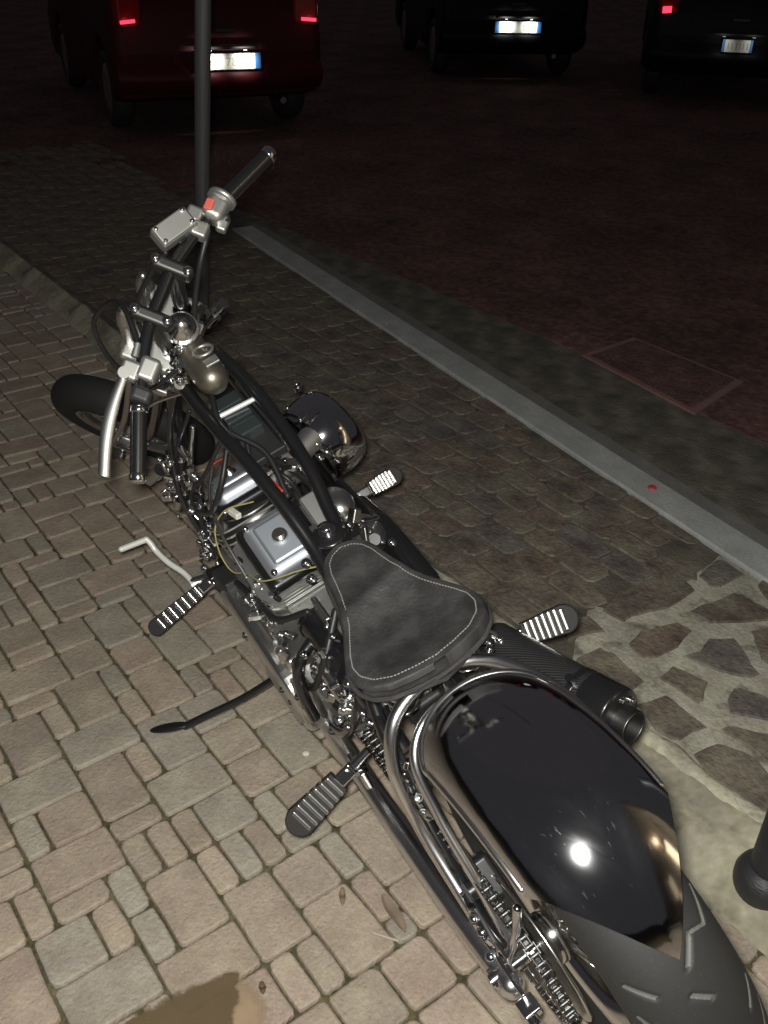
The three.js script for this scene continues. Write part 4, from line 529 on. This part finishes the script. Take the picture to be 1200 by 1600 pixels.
// ------------------------------- steering: fork, front wheel, bars (local steering frame: x ahead of the axis, y up along it, z right; turned left)
{
  const k = 0.8325, dlt = 0.6612, A = new THREE.Vector3(Math.sin(k), -Math.cos(k), 0), e1 = new THREE.Vector3(Math.cos(k), Math.sin(k), 0), e2 = new THREE.Vector3(0, 0, 1);
  const E1 = e1.clone().multiplyScalar(Math.cos(dlt)).addScaledVector(e2, -Math.sin(dlt)), E2 = e2.clone().multiplyScalar(Math.cos(dlt)).addScaledVector(e1, Math.sin(dlt));
  const SM = new THREE.Matrix4().makeBasis(E1, A.clone().negate(), E2).setPosition(1.171, 0.867, 0);
  const st = (g) => (Array.isArray(g) ? join(g) : g).applyMatrix4(SM);
  const fo = (n, g, m, p = bike, l) => obj(n, st(g), m, p, l);
  // springer fork: rigid legs, spring legs, rockers
  const ax = [0.2, -1.062, -0.004];
  const fork = fo('front_fork', [...[-1, 1].flatMap((s) => [tube([[0.03, 0.0, s * 0.07], [0.045, -0.3, s * 0.078], [0.09, -0.7, s * 0.088], [0.15, -1.0, s * 0.094]], 0.0125, { seg: 30 })])], M.black, bike, 'black springer front fork turned to the left');
  fo('spring_leg', [...[-1, 1].flatMap((s) => [tube([[0.095, -0.04, s * 0.042], [0.105, -0.2, s * 0.07], [0.15, -0.6, s * 0.095], [0.225, -1.01, s * 0.1]], 0.009, { seg: 30 }), rbox(0.085, 0.022, 0.012, 0.005, [0.185, -1.04, s * 0.098], [0, 0, -0.25])])], M.chrome, fork);
  for (const s of [-1, 1]) fo('fork_spring_tube', lathe([[0.0, -0.02], [0.0155, -0.02], [0.0165, -0.015], [0.0165, 0.1], [0.0185, 0.102], [0.0185, 0.118], [0.0165, 0.12], [0.015, 0.142], [0.009, 0.158], [0.0085, 0.17], [0.0, 0.172]], [0.09, s < 0 ? 0.035 : -0.005, s * 0.044], [0, 1, 0], 24), M.alu, fork);
  fo('top_clamp', [rbox(0.12, 0.028, 0.17, 0.01, [0.045, 0.012, 0], null, 3), rbox(0.05, 0.03, 0.12, 0.008, [0.09, -0.02, 0])], M.castAlu, fork);
  fo('lower_clamp', rbox(0.1, 0.03, 0.19, 0.01, [0.035, -0.14, 0], null, 3), M.chromeWorn, fork);
  fo('stem_nut', [lathe([[0, 0.05], [0.012, 0.048], [0.017, 0.04], [0.018, 0.028], [0.026, 0.026], [0.028, 0.014]], [0, 0.01, 0], [0, 1, 0], 24), cyl([-0.02, 0.03, 0.06], [-0.02, 0.055, 0.06], 0.014, 0.011, 18), cyl([-0.02, 0.03, -0.06], [-0.02, 0.055, -0.06], 0.014, 0.011, 18)], M.chrome, fork);
  // wheel
  const w = group('front_wheel', bike), R = 0.262;
  fo('tyre', lathe(tyreProfile(R, 0.054, 0.165), ax, [0, 0, 1], 72), M.rubber, w);
  fo('rim', lathe([[0.171, -0.044], [0.16, -0.04], [0.152, -0.015], [0.152, 0.015], [0.16, 0.04], [0.171, 0.044]], ax, [0, 0, 1], 56), M.chromeWorn, w);
  fo('hub', lathe([[0.012, -0.085], [0.034, -0.085], [0.05, -0.07], [0.05, -0.06], [0.024, -0.045], [0.024, 0.045], [0.05, 0.06], [0.05, 0.07], [0.034, 0.085], [0.012, 0.085]], ax, [0, 0, 1], 28), M.aluDull, w);
  const sp = []; for (let i = 0; i < 40; i++) { const a = i / 40 * Math.PI * 2, b = a + (i % 2 ? 0.55 : -0.55), s = i % 4 < 2 ? 1 : -1; sp.push(cyl([ax[0] + 0.045 * Math.cos(b), ax[1] + 0.045 * Math.sin(b), s * 0.062], [ax[0] + 0.154 * Math.cos(a), ax[1] + 0.154 * Math.sin(a), s * 0.01], 0.0019, 0.0019, 6)); }
  fo('spokes', sp, M.chrome, w);
  fo('axle', [cyl([ax[0], ax[1], -0.125], [ax[0], ax[1], 0.125], 0.009), cyl([ax[0], ax[1], -0.128], [ax[0], ax[1], -0.112], 0.015, 0.015, 6)], M.chrome, w);
  // bars
  const bar = fo('handlebar', tube([[-0.052, 0.2415, -0.322], [-0.008, 0.244, -0.2], [0.018, 0.243, -0.12], [0.03, 0.241, -0.055], [0.031, 0.24, 0], [0.03, 0.241, 0.055], [0.018, 0.243, 0.12], [-0.008, 0.244, 0.2], [-0.052, 0.2415, 0.322]], 0.0115, { seg: 80, rad: 14 }), M.black, bike);
  fo('riser', [...[-1, 1].flatMap((s) => [cyl([0.012, 0.02, s * 0.04], [0.028, 0.23, s * 0.05], 0.0165, 0.0145, 20)])], M.black, bar);
  fo('riser_collar', [-1, 1].map((s) => lathe([[0.017, 0], [0.022, 0.004], [0.023, 0.03], [0.019, 0.06], [0.0165, 0.064]], [0.012, 0.024, s * 0.036], [0, 1, 0], 22)), M.chrome, bar);
  for (const s of [-1, 1]) fo('bar_clamp', rbox(0.076, 0.034, 0.026, 0.009, [0.03, 0.243, s * 0.05], null, 3), M.steel, bar);
  for (const [x, z] of [[0.06, -0.05], [0.06, 0.05], [0.0, -0.05], [0.0, 0.05]]) { const b = bolt([0, 0, 0], [0, 1, 0], 1.05, bar); b.matrixAutoUpdate = true; new THREE.Matrix4().copy(SM).multiply(new THREE.Matrix4().makeTranslation(x, 0.262, z)).decompose(b.position, b.quaternion, b.scale); b.scale.setScalar(1.05); }
  for (const s of [-1, 1]) {
    const g0 = [-0.0075, 0.244, s * 0.207], g1 = [-0.0535, 0.2413, s * 0.33], d = unit(sub(g1, g0)), L = len(sub(g1, g0));
    fo('grip', lathe([[0.0115, 0], [0.0165, 0.0], [0.017, 0.004], [0.0148, 0.008], [0.0142, L - 0.012], [0.0142, L - 0.01]], g0, d, 24), M.black, bar);
    fo('grip_cap', lathe([[0.0143, L - 0.01], [0.0158, L - 0.008], [0.0158, L + 0.002], [0.012, L + 0.007], [0, L + 0.008]], g0, d, 24), M.chrome, bar); fo('grip_ring', lathe([[0.0165, 0.004], [0.0175, 0.006], [0.0175, 0.012], [0.0152, 0.014]], g0, d, 24), M.chrome, bar);
  }
  // right: brake master cylinder box and switch housing
  const mc = fo('brake_reservoir', [rbox(0.042, 0.034, 0.078, 0.006, [0.05, 0.262, 0.112], [0, -0.5, 0.12], 3), rbox(0.038, 0.006, 0.073, 0.003, [0.048, 0.281, 0.111], [0, -0.5, 0.12])], M.castAlu, bar, 'silver brake fluid reservoir box');
  fo('sight_glass', lathe([[0, 0.003], [0.008, 0.003], [0.009, 0]], [0.031, 0.262, 0.101], [-0.88, 0.12, -0.48], 18), M.smoke, mc);
  for (const a of [-0.03, 0.03]) for (const q of [-0.013, 0.013]) { const b = bolt([0, 0, 0], [0, 1, 0], 0.5, mc); new THREE.Matrix4().copy(SM).multiply(new THREE.Matrix4().makeTranslation(0.048 + q * 0.88 - a * 0.48, 0.285 + q * 0.1, 0.111 + q * 0.48 + a * 0.88)).decompose(b.position, b.quaternion, b.scale); b.scale.setScalar(0.5); }
  fo('lever_clamp', [rbox(0.03, 0.03, 0.03, 0.006, [0.01, 0.245, 0.135], null, 3), rbox(0.03, 0.024, 0.03, 0.006, [0.03, 0.243, 0.16], null, 3)], M.castAlu, bar);
  const sw = fo('switch_housing', [rbox(0.042, 0.046, 0.05, 0.014, [-0.002, 0.246, 0.184], [0, -0.1, 0], 4), rbox(0.02, 0.02, 0.032, 0.005, [-0.022, 0.236, 0.168], null, 3), lathe([[0.0, 0], [0.027, 0.0], [0.0275, 0.01], [0.024, 0.014], [0, 0.014]], [-0.004, 0.245, 0.203], [-0.1, 0, 1], 26)], M.castAlu, bar, 'cast aluminium switch housing');
  fo('kill_switch', rbox(0.016, 0.008, 0.022, 0.003, [0.008, 0.272, 0.178], [0, 0, -0.3]), std([0.6, 0.13, 0.1], 0.5), sw, 'red kill switch');
  fo('start_button', lathe([[0, 0.006], [0.006, 0.005], [0.007, 0]], [-0.026, 0.25, 0.176], [-1, 0.2, 0], 16), M.blackMatt, sw);
  // left: clutch perch and the long pale lever
  const pc = fo('clutch_perch', [rbox(0.036, 0.032, 0.045, 0.009, [0.0, 0.244, -0.142], null, 3), rbox(0.035, 0.024, 0.036, 0.007, [0.028, 0.246, -0.155], null, 3), cyl([0.034, 0.232, -0.165], [0.034, 0.262, -0.165], 0.011, 0.011, 18), cyl([0.03, 0.25, -0.13], [0.034, 0.25, -0.105], 0.007, 0.006, 12)], M.castAlu, bar);
  fo('clutch_lever', shell((a, t) => { const z = -0.168 - 0.178 * t, x = 0.034 - 0.034 * t + 0.01 * Math.sin(t * Math.PI), w_ = 0.0085 + 0.0035 * Math.sin(Math.min(1, t * 1.2) * Math.PI * 0.7), q = a * Math.PI * 2; return [x + Math.cos(q) * w_, 0.25 + Math.sin(q) * 0.0055, z]; }, 16, 24, 0.001), M.alu, bar, 'long pale clutch lever');
  fo('left_switch', [rbox(0.038, 0.042, 0.03, 0.01, [-0.006, 0.244, -0.19], null, 3)], M.blackMatt, bar);
  // hoses
  const hose = (n, p, r = 0.005, m = M.hose) => fo(n, tube(p, r, { seg: 40, rad: 8 }), m, bike);
  hose('clutch_cable', [[0.034, 0.25, -0.105], [0.08, 0.22, -0.05], [0.135, 0.12, -0.015], [0.165, 0.05, -0.045], [0.14, -0.02, -0.075], [0.1, -0.08, -0.09], [0.05, -0.2, -0.08]]);
  hose('brake_line', [[0.05, 0.25, 0.07], [0.07, 0.2, 0.04], [0.09, 0.1, 0.0], [0.07, 0.0, -0.03], [0.04, -0.1, -0.06]]);
  hose('wiring_loom', [[0.0, 0.225, 0.15], [-0.005, 0.19, 0.09], [-0.012, 0.1, 0.04], [-0.02, 0.02, 0.02]], 0.006);
  fo('ignition_switch', [cyl([-0.03, -0.02, 0.075], [-0.05, 0.02, 0.1], 0.014, 0.012, 18), cyl([-0.03, -0.03, 0.06], [-0.045, 0.0, 0.075], 0.01, 0.01, 14)], M.chrome, bike);
  fo('steering_stop', [rbox(0.06, 0.05, 0.05, 0.01, [-0.01, -0.02, -0.07], [0.3, 0.2, 0], 3), cyl([-0.02, -0.01, -0.095], [-0.03, 0.03, -0.095], 0.011, 0.011, 16)], M.chromeWorn, bike);
}
// ---------------------------------------------------------------- posts
{
  const p = group('sign_post'); tag(p, 'tall slim dark grey metal post standing behind the handlebar', 'post'); p.position.set(-0.806, 0.05, -3.807); p.rotation.z = -0.086;
  const pm = std([0.13, 0.13, 0.135], 0.6, 0.2, { map: roughTex, bumpMap: grainBump, bumpScale: 0.001 });
  obj('pole', new THREE.CylinderGeometry(0.03, 0.03, 3, 24).translate(0, 1.5, 0), pm, p); obj('base_collar', lathe([[0.03, 0.0], [0.05, 0.0], [0.048, 0.012], [0.034, 0.02], [0.03, 0.02]], [0, 0, 0], [0, 1, 0], 24), pm, p);
  obj('pole_cap', lathe([[0.0305, 2.99], [0.032, 2.995], [0.03, 3.008], [0, 3.014]], [0, 0, 0], [0, 1, 0], 24), M.blackMatt, p);
  const b = group('bollard'); tag(b, 'short black metal bollard with a rounded foot on the mortar kerb', 'bollard'); b.position.set(0.738, 0.03, -1.13);
  const bm = std([0.028, 0.028, 0.03], 0.5, 0, { bumpMap: grainBump, bumpScale: 0.0015 });
  obj('post', new THREE.CylinderGeometry(0.037, 0.037, 0.86, 28).translate(0, 0.45, 0), bm, b);
  obj('foot_collar', lathe([[0.0, -0.03], [0.054, -0.03], [0.058, 0.0], [0.058, 0.018], [0.053, 0.032], [0.044, 0.042], [0.037, 0.046]], [0, 0, 0], [0, 1, 0], 32), bm, b);
  obj('cap', lathe([[0.037, 0.875], [0.042, 0.88], [0.042, 0.9], [0.03, 0.93], [0, 0.94]], [0, 0, 0], [0, 1, 0], 28), bm, b);
}
// ---------------------------------------------------------------- parked cars, seen from behind
function plateTex(kind) {
  const c = document.createElement('canvas'); c.width = 520; c.height = 110; const x = c.getContext('2d'); x.fillStyle = '#f4f4ee'; x.fillRect(0, 0, 520, 110);
  x.fillStyle = '#4a8fe0'; x.fillRect(0, 0, 44, 110); x.fillRect(476, 0, 44, 110);
  x.textBaseline = 'middle'; x.textAlign = 'center';
  if (kind === 0) { x.fillStyle = '#b9b9b2'; x.font = 'bold 84px sans-serif'; x.fillText('7838', 330, 58); x.fillStyle = '#6c6c68'; x.fillRect(446, 34, 8, 44); }
  else if (kind === 1) { x.fillStyle = '#8d8f80'; x.font = 'bold 88px sans-serif'; x.fillText('EX', 130, 58); x.fillText('11F', 370, 58); }
  else { x.fillStyle = '#c2c2be'; for (const q of [90, 150, 230, 290, 350, 420]) x.fillRect(q, 28, 30, 56); }
  const t = new THREE.CanvasTexture(c); t.colorSpace = THREE.SRGBColorSpace; t.magFilter = THREE.LinearFilter; return t;
}
function car(name, pos, yawDeg, paint, kind, label, o) {
  const g = group(name); tag(g, label, 'car', 'cars parked along the road'); g.position.set(...pos);
  g.rotation.y = yawDeg * D2R; // local x: forward, z: right
  const W = o.W ?? 1.66, s = new THREE.Shape(), wr = 0.36;
  s.moveTo(0.1, 0.3); s.lineTo(0.03, 0.42); s.lineTo(0.0, 0.62); s.quadraticCurveTo(0.02, 0.9, 0.12, 1.0); s.lineTo(0.42, o.roof ?? 1.42); s.quadraticCurveTo(0.8, 1.5, 1.9, 1.46); s.lineTo(2.75, 0.98); s.quadraticCurveTo(3.6, 0.88, 3.85, 0.66); s.lineTo(3.88, 0.36); s.lineTo(3.7, 0.24);
  s.lineTo(3.1 + wr, 0.24); s.absarc(3.1, 0.3, wr, -0.16, Math.PI + 0.16, false); s.lineTo(0.75 + wr, 0.24); s.absarc(0.75, 0.3, wr, -0.16, Math.PI + 0.16, false); s.lineTo(0.3, 0.26); s.closePath();
  const body = new THREE.ExtrudeGeometry(s, { depth: W - 0.16, bevelEnabled: true, bevelSize: 0.05, bevelOffset: -0.05, bevelThickness: 0.08, bevelSegments: 5, curveSegments: 14, steps: 1 }).translate(0, 0, -(W - 0.16) / 2);
  { const p = body.attributes.position; for (let i = 0; i < p.count; i++) { const y = p.getY(i), k = y > 0.95 ? 1 - 0.3 * (y - 0.95) : 1; p.setZ(i, p.getZ(i) * k); const z = p.getZ(i) / (W / 2), x = p.getX(i); if (x < 0.6) p.setX(i, x + 0.1 * z * z * (1 - x / 0.6)); } body.computeVertexNormals(); }
  obj('body', body, paint, g);
  const rearX = (z) => 0.1 * (z / (W / 2)) ** 2;
  obj('bumper', shell((a, t) => { const z = (a * 2 - 1) * (W / 2 - 0.01), q = t * Math.PI; return [rearX(z) - 0.035 * Math.sin(q) + 0.05 * (1 - Math.sin(q)), 0.34 + 0.22 * t, z]; }, 24, 8, 0.004), paint, g);
  const glass = phy([0.01, 0.012, 0.014], 0.08, 0, { clearcoat: 0.5 });
  const rw = (a, t) => { const z = (a * 2 - 1) * (0.58 - 0.08 * t), x = 0.17 + 0.24 * t; return [x - 0.012 + rearX(z) * (1 - x / 0.6), 1.06 + 0.31 * t * ((o.roof ?? 1.42) - 1.06) / 0.36, z]; };
  obj('rear_window', shell(rw, 12, 8, 0.004), glass, g);
  for (const q of [-1, 1]) {
    obj('side_window', shell((a, t) => [0.62 + 1.75 * a - 0.1 * t * (a < 0.5 ? -1 : 4 * (a - 0.5)), 1.0 + 0.34 * t, q * (W / 2 * (1 - 0.3 * (0.05 + 0.34 * t)) + 0.004)], 14, 6, 0.003), glass, g);
    for (const x of [0.75, 3.1]) { const wh = group('wheel', g); const c = [x, 0.3, q * (W / 2 - 0.1)]; obj('tyre', lathe(tyreProfile(0.3, 0.09, 0.2), c, [0, 0, q], 36), M.rubber, wh); obj('hubcap', lathe([[0.2, 0.05], [0.19, 0.075], [0.12, 0.085], [0.05, 0.07], [0, 0.075]], c, [0, 0, q], 32), std([0.2, 0.15, 0.13], 0.5, 0.3), wh); }
    const lx = rearX(W / 2 - 0.1), ly = o.lampY ?? 0.86;
    const lg = rbox(0.1, o.lampH ?? 0.24, 0.2, 0.03, [lx + 0.05, ly, q * (W / 2 - 0.13)], [0, q * -0.25, 0.05], 3);
    const lamp = obj('tail_light', lg, phy([0.22, 0.008, 0.012], 0.15, 0, { clearcoat: 0.8 }), g);
    if (o.lit?.includes(q)) {  // lamp is off; added red glow replaces flash returned by its reflector
      const ez = q * (W / 2 - 0.12), ey = ly - 0.08 + (o.addedGlowDy ?? 0), red = new THREE.MeshStandardMaterial({ color: lin(0.4, 0.01, 0.03), emissive: lin(1, 0.06, 0.14), emissiveIntensity: o.addedGlowI ?? 1.3, roughness: 0.4 });
      obj('painted_glow_reflector', rbox(0.012, o.addedGlowH ?? 0.03, o.addedGlowW ?? 0.16, 0.005, [lx - 0.006, ey, ez], [0.06 * q, q * -0.25, 0], 2), red, lamp, 'red reflector strip with an added glow of its own');
      const pl = new THREE.PointLight(new THREE.Color(1, 0.08, 0.09), o.addedRedP ?? 0.06); pl.position.set(lx - 0.03, ey, ez); pl.castShadow = true; pl.shadow.radius = 1.5; pl.name = 'added_red_light'; g.add(pl);  // added light, no lamp burns here
    }
  }
  // number plate; the lights above are added to brighten it
  const py = o.plateY ?? 0.6, plate = obj('number_plate', [rbox(0.012, 0.118, (o.plateW ?? 0.52) + 0.01, 0.004, [-0.045, py, 0])], M.blackMatt, g);
  const face = new THREE.PlaneGeometry(o.plateW ?? 0.52, 0.11).rotateY(-Math.PI / 2).translate(-0.0525, py, 0);
  obj('plate_face', face, std([0.82, 0.82, 0.8], 0.6, 0, { map: plateTex(kind) }), plate, 'white number plate with blue ends');
  obj('plate_recess', rbox(0.05, 0.024, 0.5, 0.008, [-0.02, py + 0.096, 0]), M.blackMatt, g);
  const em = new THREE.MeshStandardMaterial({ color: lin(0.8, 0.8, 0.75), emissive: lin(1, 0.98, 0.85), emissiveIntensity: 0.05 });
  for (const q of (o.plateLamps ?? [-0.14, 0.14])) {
    obj('added_plate_light', rbox(0.01, 0.006, 0.03, 0.002, [-0.05, py + 0.078, q]), em, g);
    const pl = new THREE.SpotLight(new THREE.Color(1, 1, 0.9), o.addedPlateI ?? 0.36, 0, 0.8, 0.8); pl.position.set(-0.2, py + 0.05, q); pl.target.position.set(-0.052, py + 0.01, q * 0.95); pl.castShadow = true; pl.shadow.radius = 0.4; pl.name = 'added_plate_spot'; g.add(pl, pl.target);  // added spots in place of flash returned by the plate
  }
  obj('exhaust', cyl([-0.01, 0.27, 0.45], [0.2, 0.27, 0.45], 0.025, 0.025, 16), M.chromeWorn, g); obj('hatch_handle', rbox(0.03, 0.03, 0.16, 0.008, [-0.01, 0.78, 0]), M.blackMatt, g);
  return g;
}
const paintRed = phy([0.05, 0.006, 0.008], 0.55, 0, { specularIntensity: 0.35 }), paintDark = phy([0.006, 0.0065, 0.008], 0.55, 0, { specularIntensity: 0.3 }), paintGrey = phy([0.008, 0.008, 0.009], 0.55, 0, { specularIntensity: 0.3 });
// yaw: local +x (forward) turned to the heading; heading angle measured left of straight ahead
const head = (deg) => 90 + deg;
const carAt = (name, px, hd, ...rest) => car(name, px, head(hd), ...rest);
carAt('red_hatchback', [-1.31, 0.05, -7.95], 25, paintRed, 0, 'red hatchback behind the grey post with red glow added to its unlit rear lamps', { lit: [-1, 1], plateY: 0.57, lampY: 0.92, addedRedP: 0.003, addedGlowW: 0.12, addedGlowH: 0.025 });
carAt('dark_hatchback', [1.33, 0.05, -11.6], 8, paintDark, 1, 'black car with a wide bright plate, parked farther off between the two others', { lit: [-1], addedGlowI: 1.0, addedGlowW: 0.05, plateY: 0.56, lampY: 1.0, addedGlowDy: 0.02, addedRedP: 0.003, addedPlateI: 0.3 });
carAt('grey_hatchback', [3.33, 0.05, -10.2], -12, paintGrey, 2, 'dark grey car with a short dim plate beside one red lamp', { lit: [-1], addedGlowW: 0.09, addedGlowH: 0.06, plateY: 0.56, lampY: 0.92, addedRedP: 0.003, addedPlateI: 0.03, plateW: 0.28 });
// ---------------------------------------------------------------- lit house front beside the photographer, mirrored in the fender and the air cleaner
{
  const hs = group('house_front'); tag(hs, 'plastered house front with a lit glass door along the stone terrace', 'house');
  hs.position.set(2.8, 0.05, 0); hs.rotation.y = -TH; // local x along the street, z out towards the path
  const plaster = std([0.42, 0.35, 0.27], 0.92, 0, { map: mortarTex, bumpMap: grainBump, bumpScale: 0.004 }), wood = std([0.12, 0.07, 0.04], 0.6), warm = (k) => new THREE.MeshStandardMaterial({ color: lin(0.6, 0.5, 0.35), emissive: lin(1, 0.8, 0.5), emissiveIntensity: k, roughness: 0.3 });
  // wall panels leave openings for the door (x -0.45..0.25) and a window (x 1.4..2.6)
  const W = (x0, x1, y0, y1) => rbox(x1 - x0, y1 - y0, 0.3, 0.004, [(x0 + x1) / 2, (y0 + y1) / 2, -0.15], null, 1);
  obj('wall', [W(-1.3, -0.452, 0, 5), W(-0.45, 0.25, 2.32, 5), W(0.252, 1.398, 0, 5), W(1.4, 2.6, 0, 0.95), W(1.4, 2.6, 2.25, 5), W(2.602, 6, 0, 5)], plaster, hs);
  const door = obj('door', [rbox(0.07, 2.3, 0.06, 0.006, [-0.41, 1.16, -0.1]), rbox(0.07, 2.3, 0.06, 0.006, [0.21, 1.16, -0.1]), rbox(0.55, 0.08, 0.058, 0.006, [-0.1, 2.27, -0.1]), rbox(0.55, 0.32, 0.05, 0.006, [-0.1, 0.17, -0.1]), rbox(0.55, 0.06, 0.05, 0.006, [-0.1, 1.1, -0.1])], wood, hs);
  obj('pane', rbox(0.55, 0.75, 0.012, 0.003, [-0.1, 0.7, -0.1]), warm(1.5), door); obj('pane', rbox(0.55, 1.09, 0.012, 0.003, [-0.1, 1.68, -0.1]), warm(1.5), door); obj('handle', [cyl([0.19, 1.05, -0.07], [0.19, 1.05, -0.03], 0.01), cyl([0.2, 1.05, -0.03], [0.09, 1.05, -0.03], 0.009)], M.chromeWorn, door);
  const win = obj('window', [rbox(1.2, 0.06, 0.06, 0.006, [2, 0.98, -0.1]), rbox(1.2, 0.06, 0.06, 0.006, [2, 2.22, -0.1]), rbox(0.06, 1.18, 0.058, 0.006, [1.43, 1.6, -0.1]), rbox(0.06, 1.18, 0.058, 0.006, [2.57, 1.6, -0.1]), rbox(0.05, 1.18, 0.056, 0.006, [2, 1.6, -0.1])], wood, hs);
  obj('pane', rbox(0.5, 1.18, 0.012, 0.003, [1.72, 1.6, -0.1]), warm(0.5), win); obj('pane', rbox(0.5, 1.18, 0.012, 0.003, [2.28, 1.6, -0.1]), warm(0.5), win); obj('sill', rbox(1.4, 0.05, 0.22, 0.01, [2, 0.92, 0.0]), std([0.4, 0.38, 0.33], 0.8), win);
  const lamp = obj('wall_lamp', [rbox(0.08, 0.14, 0.02, 0.004, [-0.1, 2.62, 0.01]), cyl([-0.1, 2.66, 0.02], [-0.1, 2.7, 0.14], 0.008)], M.blackMatt, hs);
  obj('lamp_globe', new THREE.SphereGeometry(0.06, 24, 16).translate(-0.1, 2.66, 0.16), warm(4), lamp);
  const pl = new THREE.PointLight(new THREE.Color(1, 0.75, 0.45), 0.5); pl.position.set(-0.1, 2.66, 0.16); pl.castShadow = true; pl.shadow.radius = 3; pl.name = 'lamp_glow'; hs.add(pl);
  const dl = new THREE.RectAreaLight(new THREE.Color(1, 0.8, 0.5), 0.25, 0.55, 1.9); dl.position.set(-0.1, 1.2, -0.08); dl.rotation.y = Math.PI; dl.name = 'door_glow'; hs.add(dl);
}
// ---------------------------------------------------------------- the phone whose flash lights the picture
{
  const ph = group('phone'); tag(ph, 'black phone with its flash lit, held up facing the motorcycle', 'phone');
  ph.position.copy(camera.position); ph.quaternion.copy(camera.quaternion);
  obj('body', rbox(0.07, 0.14, 0.009, 0.004, [0.0, -0.035, 0.022]), M.blackMatt, ph);
  obj('lens_ring', new THREE.TorusGeometry(0.006, 0.0012, 8, 24).translate(0, 0, 0.0175), M.chromeWorn, ph);
  obj('flash_lamp', new THREE.CylinderGeometry(0.007, 0.007, 0.004, 20).rotateX(Math.PI / 2).translate(-0.022, 0.03, 0.0165), new THREE.MeshStandardMaterial({ color: lin(0.8, 0.8, 0.7), emissive: lin(1, 0.97, 0.88), emissiveIntensity: 8 }), ph);
}
renderer.render(scene, camera);
